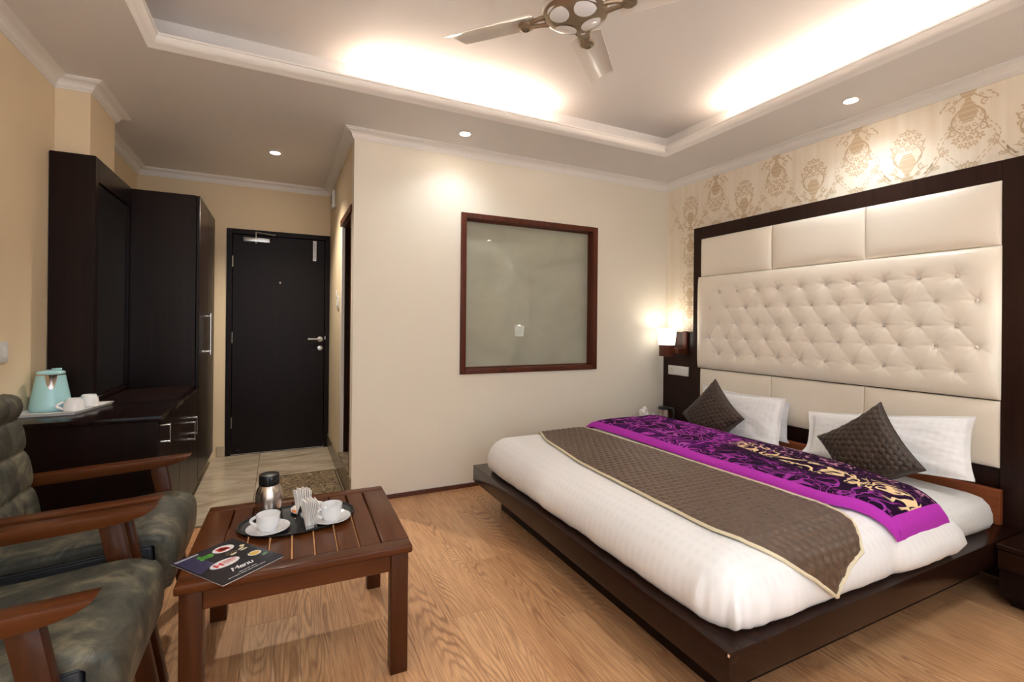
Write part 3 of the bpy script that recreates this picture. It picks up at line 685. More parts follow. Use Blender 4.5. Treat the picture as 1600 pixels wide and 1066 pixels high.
cove('warm tube light hidden in the ceiling cove above the window', (0.42, TY1 + 0.035, zt), (1.62, TY1 + 0.035, zt))
cove('warm tube light hidden in the ceiling cove above the bed', (TX1 + 0.035, 2.25, zt), (TX1 + 0.035, 0.80, zt))
cove('warm tube light in the near side of the ceiling cove', (0.4, TY0 - 0.035, zt), (1.7, TY0 - 0.035, zt))

# ------------------------------------------------------------------ ceiling fan
FX, FY, FZ = 1.022, 1.562, 2.43
fan = thing('ceiling_fan', 'pearl white ceiling fan with bronze arms below the lit ceiling tray', 'ceiling fan', (FX, FY, FZ))
MF = T(FX, FY, FZ)
build('downrod', tube(NB(), [(FX, FY, FZ + 0.05), (FX, FY, CZ - 0.01)], 0.013, 16), M_fan, fan)
build('canopy', lathe(NB(), [(0, CZ - 0.055), (0.02, CZ - 0.055), (0.05, CZ - 0.03), (0.055, CZ - 0.001), (0, CZ - 0.001)], 32, T(FX, FY, 0)), M_fan, fan)
build('motor_housing', lathe(NB(), [(0, -0.018), (0.06, -0.017), (0.105, -0.008), (0.126, 0.006), (0.130, 0.018), (0.126, 0.034), (0.10, 0.05), (0.045, 0.062), (0, 0.064)], 56, MF), M_fan, fan)
build('base_plate', lathe(NB(), [(0, -0.0225), (0.06, -0.0215), (0.106, -0.0115), (0.124, 0.001), (0.122, 0.004), (0.10, -0.006), (0.06, -0.016), (0, -0.017)], 56, MF), M_gold, fan)
A0 = radians(42)
for k in range(4):
    a = A0 + k * pi / 2
    # oval inlay between the arms
    an = a + pi / 4
    def inl(u, v, an=an):
        th = 2 * pi * u; rr = v; lx = 0.075 + 0.041 * rr * cos(th); ly = 0.045 * rr * sin(th)
        r_ = hypot(lx, ly); zb = -0.0225 + 0.0225 * (r_ / 0.124) ** 2.6 * 1.02
        return (lx * cos(an) - ly * sin(an), lx * sin(an) + ly * cos(an), zb - 0.003 - 0.002 * (1 - rr * rr))
    build('oval_inlay', grid(NB(), 28, 6, inl, closeu=True, M=MF.copy()), M_china, fan)
    R = MF @ RZ(a)
    ab = NB()
    tube(ab, [(0.115, 0.024, 0.004), (0.15, 0.020, 0.004), (0.19, 0.010, 0.002)], [0.011, 0.008, 0.009], 10, R); tube(ab, [(0.115, -0.024, 0.004), (0.15, -0.020, 0.004), (0.19, -0.010, 0.002)], [0.011, 0.008, 0.009], 10, R)
    lathe(ab, [(0, -0.010), (0.020, -0.010), (0.030, -0.004), (0.031, 0.006), (0, 0.008)], 28, R @ T(0.205, 0, 0)); lathe(ab, [(0.012, -0.013), (0.017, -0.013), (0.017, -0.010), (0.012, -0.010)], 24, R @ T(0.205, 0, 0), closed=True)
    build('blade_arm', ab, M_gold, fan)
    def bl(u, v, s=1):
        x = 0.165 + 0.365 * u; wv = 0.066 - 0.008 * u
        y = (v - 0.5) * 2 * wv; x += (0.022 * (v - 0.5) * 2) * sst(0.6, 1, u); 
        z = 0.014 - y * 0.20 + 0.010 * (1 - (2 * v - 1) ** 2)
        return (x, y, z + s * 0.0018)
    build('blade', sheet(NB(), 22, 14, lambda u, v: bl(u, v, 1), lambda u, v: bl(u, v, -1), R), M_fan, fan)

# ------------------------------------------------------------------ headboard
XF = 3.180
hd = thing('headboard', 'tall dark framed headboard with cream padded and button tufted panels', 'headboard', (3.2, 1.98, 0.285))
fr = NB(); YH0, YH1, ZH = 0.965, 2.987, 2.055
box(fr, XF - 0.006, XR - 0.001, 2.905, YH1, 0.0, ZH, 0.002, 1); box(fr, XF - 0.006, XR - 0.001, 0.90, 1.052, 0.0, ZH, 0.002, 1); box(fr, XF - 0.006, XR - 0.001, 1.052, 2.905, 1.957, ZH, 0.002, 1)
build('frame', fr, M_frame, hd)
build('backing', box(NB(), 3.20, XR - 0.001, 1.052, 2.905, 0.0, 1.957), M_frame, hd, smooth=0)
def cushion_panel(y0, y1, z0, z1, xb, th, nm='padded_panel', nu=40, nv=24):
    def f(u, v):
        eu = 1 - abs(2 * u - 1) ** 6; ev = 1 - abs(2 * v - 1) ** 5
        d_ = th * (max(0, eu) ** 0.5) * (max(0, ev) ** 0.5)
        y = y0 + (y1 - y0) * u; z = z0 + (z1 - z0) * v
        d_ += 0.002 * nz(y * 9, z * 9, 3) * eu * ev
        return (xb - d_, y, z)
    def uu(t): return 0.5 - 0.5 * cos(pi * t)
    return build(nm, sheet(NB(), nu, nv, lambda u, v: f(uu(u), uu(v)), lambda u, v: (xb + 0.012, y0 + (y1 - y0) * uu(u), z0 + (z1 - z0) * uu(v))), M_cream, hd, smooth=60)
for a, b in ((1.053, 1.655), (1.658, 2.262), (2.265, 2.904)):
    cushion_panel(a, b, 1.638, 1.955, 3.176, 0.030); cushion_panel(a, b, 0.545, 0.872, 3.176, 0.026)
rowsz = [1.499, 1.371, 1.242, 1.135, 1.008]
B_ = []
for i, z in enumerate(rowsz):
    if i % 2 == 0: B_ += [(1.209 + 0.1645 * k, z) for k in range(10)]
    else: B_ += [(1.130 + 0.1650 * k, z) for k in range(11)]
links = []
for i in range(len(B_)):
    for j in range(i + 1, len(B_)):
        dy, dz = abs(B_[i][0] - B_[j][0]), abs(B_[i][1] - B_[j][1])
        if 0.05 < dy < 0.11 and 0.05 < dz < 0.15: links.append((B_[i], B_[j], 0.0030))
        elif dz < 0.01 and 0.1 < dy < 0.2: links.append((B_[i], B_[j], 0.0012 if (i % 3) else 0.0022))
TY0_, TY1_, TZ0, TZ1, TXB, TTH = 1.050, 2.930, 0.878, 1.637, 3.172, 0.052
def tuft(y, z):
    u = (y - TY0_) / (TY1_ - TY0_); v = (z - TZ0) / (TZ1 - TZ0)
    e = (max(0, 1 - abs(2 * u - 1) ** 14) ** 0.5) * (max(0, 1 - abs(2 * v - 1) ** 8) ** 0.5)
    d_ = TTH
    for (by, bz) in B_:
        dy, dz = y - by, z - bz
        if abs(dy) > 0.16 or abs(dz) > 0.16: continue
        r = hypot(dy, dz); a = atan2(dz, dy)
        d_ -= 0.017 * exp(-(r / 0.016) ** 1.3) + 0.007 * exp(-(r / 0.055) ** 2)
        d_ -= 0.0026 * max(0, sin(a * 7 + by * 40)) ** 2 * exp(-((r - 0.034) / 0.024) ** 2)
    for (p, q_, s) in links:
        if min(p[0], q_[0]) - 0.03 < y < max(p[0], q_[0]) + 0.03 and min(p[1], q_[1]) - 0.03 < z < max(p[1], q_[1]) + 0.03:
            vx, vz = q_[0] - p[0], q_[1] - p[1]; L = hypot(vx, vz); t = ((y - p[0]) * vx + (z - p[1]) * vz) / (L * L)
            if 0 <= t <= 1:
                dd = abs((y - p[0]) * vz - (z - p[1]) * vx) / L; d_ -= s * exp(-(dd / 0.006) ** 1.5) * (1 - 0.45 * sin(pi * t))
    return TXB - d_ * e
tp = build('tufted_panel', sheet(NB(), 300, 130, lambda u, v: (tuft(TY0_ + (TY1_ - TY0_) * u, TZ0 + (TZ1 - TZ0) * v), TY0_ + (TY1_ - TY0_) * u, TZ0 + (TZ1 - TZ0) * v), lambda u, v: (TXB + 0.015, TY0_ + (TY1_ - TY0_) * u, TZ0 + (TZ1 - TZ0) * v)), M_cream, hd, smooth=80)
bmesh_btn = lathe(NB(), [(0, -0.006), (0.005, -0.0055), (0.0078, -0.002), (0.0082, 0.001), (0, 0.003)], 10, RY(pi / 2))
btn_me = bpy.data.meshes.new('button'); bmesh_btn.to_mesh(btn_me); bmesh_btn.free(); btn_me.materials.append(M_crystal)
for (by, bz) in B_:
    o = bpy.data.objects.new('button', btn_me); o.location = Vector((TXB - TTH + 0.0185, by, bz)) - Vector((3.2, 1.98, 0.285)); COL.objects.link(o); o.parent = tp
# dark wainscot panels either side of the headboard
setp(build('wainscot_panel', box(NB(), 3.212, XR - 0.001, 2.989, YP - 0.001, 0, 1.172, 0.002, 1), M_frame), 'dark brown wall panel left of the headboard, behind the socket plate', 'wall panel')
setp(build('wainscot_panel', box(NB(), 3.212, XR - 0.001, 0.30, 0.898, 0, 1.172, 0.002, 1), M_frame), 'dark brown wall panel right of the headboard above the near bedside shelf', 'wall panel')
# socket plate
so = thing('socket_plate', 'white socket and switch plate on the dark panel below the wall lamp', 'socket', (3.205, 3.18, 0.825))
build('plate', box(NB(), 3.201, 3.2115, 3.062, 3.300, 0.785, 0.868, 0.003, 2), M_white, so)
for k, y in enumerate((3.250, 3.170, 3.115)):
    r = build('socket_face' if k < 1 else 'rocker', box(NB(), 3.198, 3.201, y - 0.024, y + 0.024, 0.800, 0.853, 0.001, 1), M_white, so)
hb = NB()
for dy, dz in ((0, 0.012), (-0.010, -0.008), (0.010, -0.008)): lathe(hb, [(0, 0), (0.0035, 0), (0.0035, 0.0008), (0, 0.0008)], 10, T(3.1978, 3.250 + dy, 0.826 + dz) @ RY(-pi / 2))
build('socket_holes', hb, M_black, so)
# wall lamps
def wall_lamp(Y0, label):
    wl = thing('wall_lamp', label, 'wall lamp', (3.205, Y0, 1.05), group='bedside wall lamps')
    d_ = Y0 - 3.19
    build('back_plate', box(NB(), 3.190, 3.2115, 3.072 + d_, 3.118 + d_, 0.975, 1.180, 0.003, 2), M_winfr, wl)
    build('base_block', prism(NB(), [(3.060, 3.150 + d_), (3.128, 3.150 + d_), (3.128, 3.270 + d_), (3.060, 3.270 + d_)], 'z', 0.955, 1.055, 0.004, 2), M_winfr, wl)
    ab = NB(); box(ab, 3.105, 3.190, 3.078 + d_, 3.102 + d_, 0.985, 1.030, 0.002, 1); box(ab, 3.100, 3.125, 3.09 + d_, 3.150 + d_, 0.988, 1.027, 0.002, 1)
    build('bracket', ab, M_winfr, wl)
    b_ = bmesh.new()
    def sq(s, z): return [b_.verts.new((3.094 + sx * s * 0.68, 3.21 + d_ + sy * s * 1.05, z)) for sx, sy in ((-1, -1), (1, -1), (1, 1), (-1, 1))]
    q0, q1 = sq(0.056, 1.056), sq(0.070, 1.205); q2, q3 = sq(0.066, 1.205), sq(0.052, 1.060)
    for A, B2 in ((q0, q1), (q1, q2), (q2, q3)):
        for k in range(4): b_.faces.new((A[k], A[(k + 1) % 4], B2[(k + 1) % 4], B2[k]))
    b_.faces.new(q3); b_.faces.new(q0[::-1])
    build('lamp_shade', b_, M_shade, wl, smooth=0)
    light('POINT', 'wall_lamp_bulb', (3.094, 3.21 + d_, 1.19), 0.24, (0.96, 0.98, 1.0), shadow_soft_size=0.03)
wall_lamp(3.19, 'lit white glass wall lamp on a reddish wooden bracket left of the headboard')
wall_lamp(0.75, 'lit wall lamp right of the headboard, seen only as a reflection in the window')

# ------------------------------------------------------------------ bed
bed = thing('platform_bed', 'low dark brown platform bed with overhanging edge', 'bed', (2.1, 1.98, 0))
BX0, BY0, BY1, BZ = 1.175, 0.96, 2.985, 0.283
build('platform', box(NB(), BX0, 3.165, BY0, BY1, 0.180, BZ, 0.003, 2), M_bedw, bed)
build('plinth', box(NB(), 1.335, 3.165, 1.12, 2.875, 0, 0.180), M_dark, bed, smooth=0)
build('head_rail', box(NB(), 3.115, 3.145, 1.03, 2.93, BZ, 0.452, 0.003, 1), M_orange, bed)
def chip(px, py, pz, s): return box(NB(), px - s, px + s, py - s * .6, py + s * .6, pz - s * 1.6, pz + s * .4, s * .3, 1)
build('worn_corner', chip(BX0 + 0.0025, BY0 + 0.0030, BZ - 0.004, 0.0045), plain('bare_chipped_wood', (214, 184, 158), 0.8), bed)
# mattress with fitted sheet
def rrect(x0, x1, y0, y1, r, n=28, ns=40):
    P = []
    for (cx, cy, a0) in ((x1 - r, y1 - r, 0), (x0 + r, y1 - r, pi / 2), (x0 + r, y0 + r, pi), (x1 - r, y0 + r, 1.5 * pi)):
        P += [(cx + r * cos(a0 + pi / 2 * k / n), cy + r * sin(a0 + pi / 2 * k / n)) for k in range(n + 1)]
    out = []                       # resample straight runs
    for i in range(len(P)):
        a, b = P[i], P[(i + 1) % len(P)]; L = hypot(b[0] - a[0], b[1] - a[1]); m_ = max(1, int(L / 0.03))
        out += [(a[0] + (b[0] - a[0]) * k / m_, a[1] + (b[1] - a[1]) * k / m_) for k in range(m_)]
    return out
def shell(x0, x1, y0, y1, prof, r0, disp, inner=10, cap=True):
    b = NB(); base = rrect(x0, x1, y0, y1, r0); cx, cy = (x0 + x1) / 2, (y0 + y1) / 2; rings = []
    # inward direction per point
    N = len(base); dirs = []
    for i in range(N):
        a, c = base[i - 1], base[(i + 1) % N]; d_ = Vector((c[0] - a[0], c[1] - a[1])).normalized(); dirs.append(Vector((-d_.y, d_.x)))
    per = 0; arc = []
    for i in range(N):
        arc.append(per); nx_ = base[(i + 1) % N]; per += hypot(nx_[0] - base[i][0], nx_[1] - base[i][1])
    for (ins, z) in prof:
        ring = []
        for i, p in enumerate(base):
            q_ = Vector(p) + dirs[i] * min(ins, r0 * 0.98 + 0) if True else 0
            ring.append(Vector((q_.x, q_.y, z)))
        rings.append(ring)
    lx = rings[-1]
    hx, hy = (x1 - x0) / 2 - prof[-1][0], (y1 - y0) / 2 - prof[-1][0]
    for k in range(1, inner):
        t = 1 - k / inner
        rings.append([Vector((cx + (p.x - cx) * t, cy + (p.y - cy) * t, prof[-1][1])) for p in lx])
    V = []
    for ri, ring in enumerate(rings):
        V.append([b.verts.new(disp(p, arc[i], ri, dirs[i])) for i, p in enumerate(ring)])
    for a, c in zip(V, V[1:]):
        for i in range(N): b.faces.new((a[i], a[(i + 1) % N], c[(i + 1) % N], c[i]))
    ctr = b.verts.new(disp(Vector((cx, cy, prof[-1][1])), 0, len(rings), Vector((0, 0))))
    for i in range(N): b.faces.new((V[-1][i], V[-1][(i + 1) % N], ctr))
    if cap: b.faces.new(V[0][::-1])
    return b
mprof = [(0.03, 0.286), (0.010, 0.296), (0.0, 0.32), (0.0, 0.35), (0.008, 0.385), (0.030, 0.412), (0.07, 0.428), (0.10, 0.432)]
def mdisp(p, s, ri, d_):
    amp = 0.006 if ri < 6 else 0.002
    k = amp * nz(s * 14, p.z * 6, 1.0) * (0 if ri == 0 else 1)
    return Vector((p.x - d_.x * k, p.y - d_.y * k, p.z + (0.003 * nz(p.x * 4, p.y * 4) if ri > 5 else 0)))
mt = build('mattress', shell(1.35, 3.105, 1.02, 2.89, mprof, 0.11, mdisp), M_sheet, smooth=70)
setp(mt, 'white sheeted mattress showing between the pillows and the bed edge', 'mattress')
# duvet
DXA, DXB, DYA, DYB = 1.205, 2.62, 0.975, 2.925
dprof = [(0.050, 0.286), (0.020, 0.292), (0.004, 0.312), (-0.004, 0.345), (0.0, 0.385), (0.018, 0.425), (0.048, 0.458), (0.090, 0.482), (0.135, 0.494)]
def ztop(x, y):
    return 0.494 + 0.006 * nz(x * 2.1, y * 2.1, 5) - 0.050 * sst(2.36, 2.62, x)
def ddisp(p, s, ri, d_):
    side = exp(-((ri - 3) / 2.6) ** 2) if ri < 9 else 0
    fold = (0.022 * nz(s * 3.2, p.z * 2.0, 9.0) + 0.013 * nz(s * 9, p.z * 4, 2.0) + 0.007 * nz(s * 22, p.z * 3, 4.0)) * side
    # gathers around the near foot corner
    dc = hypot(p.x - DXA, p.y - DYA); g = exp(-(dc / 0.22) ** 2)
    ang = atan2(p.y - (DYA + 0.22), p.x - (DXA + 0.22))
    fold += g * side * (0.026 * nz(ang * 3.2, p.z * 3, 21) + 0.014 * nz(ang * 8, p.z * 5, 5)) + 0.035 * side * exp(-((ang + 2.30) / 0.07) ** 2) * exp(-(dc / 0.3) ** 2) * (1 - sst(0.33, 0.44, p.z))
    if p.y < 1.3: fold += side * (0.026 * sst(2.09, 2.15, p.x) - 0.012 * exp(-((p.x - 2.09) / 0.03) ** 2))
    if ri < 3: fold *= 0.8
    z = p.z
    if ri < 3: z += 0.0 if ri == 0 else max(0, 0.012 * nz(s * 6, 7.0, ri))
    if ri > 6: z += (ztop(p.x, p.y) - 0.494) * sst(6, 9, ri)
    z += g * 0.0
    return Vector((p.x - d_.x * fold, p.y - d_.y * fold, max(z, 0.2855)))
dvb = shell(DXA, DXB, DYA, DYB, dprof, 0.14, ddisp, inner=26, cap=False)
bmesh.ops.delete(dvb, geom=[f for f in dvb.faces if f.calc_center_median().x > 2.52 and f.calc_center_median().z < 0.440 and 1.03 < f.calc_center_median().y < 2.88], context='FACES')
bmesh.ops.recalc_face_normals(dvb, faces=dvb.faces[:])
dv = build('duvet', dvb, M_linen, smooth=80)
setp(dv, 'puffy white duvet covering the foot of the bed', 'duvet')
# draping over the near / far sides: e = unrolled distance inwards from the side line
path_ = [(i_, z_) for i_, z_ in reversed(dprof)]
plen = [0]
for a, b in zip(path_, path_[1:]): plen.append(plen[-1] + hypot(a[0] - b[0], a[1] - b[1]))
FL = 0.135
def drape(x, s, off):
    """s: unrolled coordinate across the bed measured from the near flat edge line (DYA+FL); negative hangs down the near side"""
    W_ = DYB - DYA - 2 * FL
    def side(dist):
        for k in range(len(plen) - 1):
            if dist <= plen[k + 1] or k == len(plen) - 2:
                t = (dist - plen[k]) / (plen[k + 1] - plen[k]); t = min(t, 1.0) 
                a, b = path_[k], path_[k + 1]; i_ = a[0] + (b[0] - a[0]) * t; z_ = a[1] + (b[1] - a[1]) * t
                dx, dz = b[0] - a[0], b[1] - a[1]; L = hypot(dx, dz); return i_, z_, -dz / L * -1 if False else (-(dz) / L), dx / L
    if 0 <= s <= W_: return Vector((x, DYA + FL + s, ztop(x, DYA + FL + s) + off))
    if s < 0:
        i_, z_, n_out, n_z = side(-s); return Vector((x, DYA + i_ - off * n_out, z_ + off * max(-n_z, 0) + (ztop(x, DYA + .2) - 0.494) * sst(0.35, 0.49, z_)))
    i_, z_, n_out, n_z = side(s - W_); return Vector((x, DYB - i_ + off * n_out, z_ + off * max(-n_z, 0) + (ztop(x, DYB - .2) - 0.494) * sst(0.35, 0.49, z_)))
W_ = DYB - DYA - 2 * FL
SMAX = plen[-2]
def hexb(a, b, c=0.040):
    """soft honeycomb quilting height 0..1"""
    rw = c * 0.87; best = 9
    j = round(b / rw)
    for jj in (j - 1, j, j + 1):
        o = (jj % 2) * c / 2; i = round((a - o) / c)
        for ii in (i, ):
            d2 = (a - (ii * c + o)) ** 2 + (b - jj * rw) ** 2
            if d2 < best: best = d2
    d_ = sqrt(best) / (c * 0.58); return max(0.0, 1 - d_ ** 2.2) ** 0.6
# runner: left/right edges as x(s); the hanging end is cut on the slant
def lerp(a, b, t): return a + (b - a) * t
def interp(tab, s):
    for (s0, v0), (s1, v1) in zip(tab, tab[1:]):
        if s <= s1: return v0 + (v1 - v0) * sst(0, 1, (s - s0) / (s1 - s0)) if False else v0 + (v1 - v0) * max(0, (s - s0) / (s1 - s0))
    return tab[-1][1]
Ltab = [(-0.25, 1.70), (-0.13, 1.53), (-0.03, 1.43), (0.10, 1.395), (0.40, 1.405), (1.0, 1.43), (1.5, 1.52), (1.72, 1.60), (1.80, 1.62)]
Rtab = [(-0.25, 1.80), (-0.135, 1.88), (-0.05, 1.965), (0.10, 2.00), (0.45, 2.00), (1.0, 1.985), (1.5, 1.95), (1.72, 1.93), (1.80, 1.92)]
def run_pt(u, v, off, quilt=False):
    # v 0..1 left->right, u 0..1 near end -> far
    s0 = lerp(-0.25, -0.14, v); s = s0 + (W_ + 0.13 - s0) * u
    xl, xr = interp(Ltab, s if v < .5 else s), interp(Rtab, s); x = xl + (xr - xl) * v
    if quilt: off += 0.0085 * hexb(x * 1.0, s, 0.042) * (1 - abs(2 * v - 1) ** 24) * (1 - abs(2 * u - 1) ** 120) + 0.001
    return drape(x, s, off + 0.004 + 0.0035 * abs(nz(x * 5, s * 5, 2)))
rn = thing('bed_runner', 'brown quilted bed runner with pale piping laid across the white duvet', 'bed runner', (1.7, 1.0, 0.49))
build('quilted_cloth', sheet(NB(), 330, 90, lambda u, v: run_pt(u, v, 0.005, True), lambda u, v: run_pt(u, v, 0.0)), M_quilt, rn, smooth=80)
pb = NB()
tube(pb, [run_pt(k / 80, 0.0, 0.007) + Vector((-.003, 0, 0)) for k in range(81)], 0.0065, 8); tube(pb, [run_pt(k / 80, 1.0, 0.007) for k in range(81)], 0.0065, 8); tube(pb, [run_pt(0.0, k / 20, 0.007) for k in range(21)], 0.0075, 8); tube(pb, [run_pt(1.0, k / 20, 0.007) for k in range(21)], 0.0065, 8)
build('piping', pb, M_cord, rn)
# folded blanket
def bl_pt(u, v, top):
    s = lerp(-0.150, W_ + 0.12, u)
    xl = 2.0 + 0.02 * sin(u * 3.1) + 0.10 * (1 - sst(0.0, 0.14, u)) + 0.012 * nz(u * 5, 0, 3); xr = lerp(2.50, 2.66, sst(0, 0.35, u)) + 0.008 * nz(u * 6, 1, 7)
    x = lerp(xl, xr, v)
    th = 0.042 * (1 - abs(2 * v - 1) ** 7) ** 0.5 * (1 - abs(2 * u - 1) ** 60) ** 0.5
    base = drape(min(x, 2.2), s, 0.012)
    base.x = x
    if top: base.z += th + 0.006 * nz(x * 6, s * 6, 8) * (1 - abs(2 * v - 1) ** 7)
    elif x > 2.2: base.z -= 0.0
    return base
bk = thing('folded_blanket', 'purple and cream arabesque blanket with magenta border folded across the bed', 'blanket', (2.0, 0.93, 0.49))
def sub(u0, u1, v0, v1, nu, nv, grow=0.0):
    f = lambda top: (lambda u, v: bl_pt(lerp(u0, u1, u), lerp(v0, v1, v), top) + Vector((0, 0, grow if top else -grow * 0.2)))
    return sheet(NB(), nu, nv, f(True), f(False))
build('plush_cloth', sub(0.0235, 1, 0.066, 1, 150, 50), M_blanket, bk, smooth=80)
bb = sub(0.0, 1, 0.0, 0.065, 150, 10, 0.002)
def endb(u, v, top): return bl_pt(lerp(0.0, 0.024, u), lerp(0.065, 1, v), top) + Vector((0, 0, 0.002 if top else 0))
sheet(bb, 10, 50, lambda u, v: endb(u, v, True), lambda u, v: endb(u, v, False)); build('border', bb, M_magenta, bk, smooth=80)

# pillows and cushions
def pillow(name, label, cat, TL, TR, BL, mat, thick, flange=0.0, quilt=False, group=None, zmin=None, n=56, depth_dir=None, sag=0.0, parts=True):
    TL, TR, BL = Vector(TL), Vector(TR), Vector(BL); U = TR - TL; Vv = BL - TL; nrm = U.cross(Vv).normalized()
    if nrm.x > 0: nrm = -nrm
    ctr = TL + U / 2 + Vv / 2
    def shape(u, v, s):
        a, b = 2 * u - 1, 2 * v - 1
        fl = flange; ia, ib = a / (1 - fl), b / (1 - fl)
        h_ = 0
        if abs(ia) < 1 and abs(ib) < 1: h_ = thick * ((1 - ia ** 2) * (1 - ib ** 2)) ** 0.42
        pinch = 0.055 * (1 - abs(a) ** 2) if abs(b) > 0 else 0
        cc_ = 0.11 if quilt else 0.06; aa = a * (1 - cc_ * (1 - b * b) * abs(a) ** 2); bb_ = b * (1 - cc_ * (1 - a * a) * abs(b) ** 2)
        p = ctr + U / 2 * aa + Vv / 2 * bb_
        w_ = 0.010 * nz(a * 2.3 + TL.y * 3, b * 2.3, s * 2.0 + 3) + 0.004 * nz(a * 8, b * 8, 5)
        edge = (1 - abs(a) ** 8) * (1 - abs(b) ** 8)
        q_ = 0.0075 * hexb(a * U.length / 2, b * Vv.length / 2, 0.033) if quilt else 0
        p = p + nrm * s * (h_ + 0.002 + (w_ if not quilt else w_ * .4) * edge * 0.9 + q_) + nrm * (0.012 * nz(a * 1.7, b * 1.7, 11 + TL.y) * (1 - edge * .5) if flange else 0)
        if zmin is not None and p.z < zmin + 0.06:
            p.z = zmin + 0.06 * exp((p.z - zmin - 0.06) / 0.09)
        return p
    o = thing(name, label, cat, tuple(ctr), group)
    bm = sheet(NB(), n, n, lambda u, v: shape(u, v, 1), lambda u, v: shape(u, v, -1))
    build('cover', bm, mat, o, smooth=80)
    e = NB(); ring = []
    for k in range(40): ring.append(shape(k / 40, 0, 0))
    for k in range(40): ring.append(shape(1, k / 40, 0))
    for k in range(40): ring.append(shape(1 - k / 40, 1, 0))
    for k in range(41): ring.append(shape(0, 1 - k / 40, 0))
    tube(e, ring, 0.0035, 8); build('seam', e, mat, o)
    return o
pillow('pillow', 'white pillow at the back left, mostly behind the other left pillow', 'pillow', (3.112, 2.82, 0.745), (3.112, 2.085, 0.71), (3.085, 2.80, 0.40), M_linen, 0.026, 0.06, zmin=0.434)
pillow('pillow', 'white pillow leaning at the left behind the dark brown cushion', 'pillow', (2.990, 2.696, 0.746), (2.990, 2.031, 0.755), (2.87, 2.65, 0.40), M_linen, 0.050, 0.08, zmin=0.434)
pillow('pillow', 'white pillow leaning at the right behind the honeycomb cushion', 'pillow', (3.055, 1.915, 0.685), (3.055, 1.10, 0.795), (2.90, 1.86, 0.41), M_linen, 0.060, 0.08, zmin=0.434)
pillow('throw_cushion', 'dark brown cushion stood on its corner against the left pillow', 'cushion', (2.823, 2.444, 0.845), (2.755, 2.152, 0.618), (2.740, 2.669, 0.568), M_cushA, 0.064, 0, True, zmin=0.434, n=110)
pillow('throw_cushion', 'dark brown honeycomb cushion stood on its corner against the right pillow', 'cushion', (2.822, 1.395, 0.839), (2.738, 1.163, 0.560), (2.752, 1.676, 0.608), M_cushA, 0.064, 0, True, zmin=0.434, n=110)

# ------------------------------------------------------------------ bedside units
nt = thing('bedside_table', 'dark low bedside unit at the near side of the bed, at the right edge', 'bedside table', (3.0, 0.65, 0))
build('top', box(NB(), 2.845, 3.170, 0.33, 0.955, 0.262, 0.284, 0.003, 1), M_bedw, nt); build('drawer_front', box(NB(), 2.848, 2.868, 0.34, 0.95, 0.180, 0.260, 0.002, 1), M_bedw, nt)
build('body', box(NB(), 2.870, 3.170, 0.34, 0.95, 0.05, 0.260), M_dark, nt, smooth=0); build('plinth', box(NB(), 2.93, 3.170, 0.36, 0.93, 0, 0.05), M_dark, nt, smooth=0)
bt = thing('bedside_table', 'dark low bedside unit between the bed and the window wall, under the steel jug', 'bedside table', (3.0, 3.18, 0))
build('top', box(NB(), 2.80, 3.208, 2.995, 3.360, 0.352, 0.374, 0.003, 1), M_bedw, bt); build('body', box(NB(), 2.82, 3.208, 3.0, 3.355, 0.03, 0.350), M_dark, bt, smooth=0)
build('drawer_front', box(NB(), 2.800, 2.818, 3.0, 3.355, 0.12, 0.345, 0.002, 1), M_bedw, bt)
fj = thing('steel_kettle', 'small steel kettle with black lid on the far bedside unit', 'kettle', (2.97, 3.10, 0.375))
MJ = T(2.97, 3.10, 0.375)
build('body', lathe(NB(), [(0, 0), (0.052, 0), (0.054, 0.01), (0.052, 0.14), (0, 0.14)], 32, MJ), M_steel, fj)
build('lid', lathe(NB(), [(0, 0.140), (0.054, 0.140), (0.054, 0.150), (0.045, 0.160), (0, 0.164)], 32, MJ), M_black, fj)
hb = NB(); tube(hb, [(2.97 + 0.0, 3.10 - 0.05, 0.53), (2.98, 3.10 - 0.085, 0.53), (2.985, 3.10 - 0.098, 0.50), (2.985, 3.10 - 0.098, 0.44), (2.975, 3.10 - 0.085, 0.40), (2.97, 3.05, 0.395)], 0.011, 10); build('handle', hb, M_black, fj)
for k, (x_, y_, s_, lb_) in enumerate(((2.86, 3.235, 0.036, 'crumpled white tissue on the far bedside unit, nearest the window wall'), (2.86, 3.11, 0.030, 'crumpled white tissue before the steel kettle on the far bedside unit'), (2.86, 3.03, 0.026, 'small white tissue right of the steel kettle at the blanket edge'))):
    b = bmesh.new(); bmesh.ops.create_icosphere(b, subdivisions=3, radius=s_)
    for v in b.verts: v.co += v.co.normalized() * 0.5 * s_ * nz(v.co.x * 50 + k, v.co.y * 50, v.co.z * 50); v.co.z *= 1.3; v.co += Vector((x_, y_, 0.376 + s_ * 1.5))
    bmn = min(v.co.z for v in b.verts)
    for v in b.verts: v.co.z += 0.3755 - bmn; v.co.z = 0.3755 + (v.co.z - 0.3755) * (1.35 if k == 0 else 1.2)
    setp(build('tissue', b, M_paper, smooth=25), lb_, 'tissue')
gl = thing('tea_cup', 'white cup on the near bedside unit at the right edge', 'cup', (3.02, 0.78, 0.2845))
build('bowl', cup_mesh(0.035, 0.05), M_china, gl, local=True)

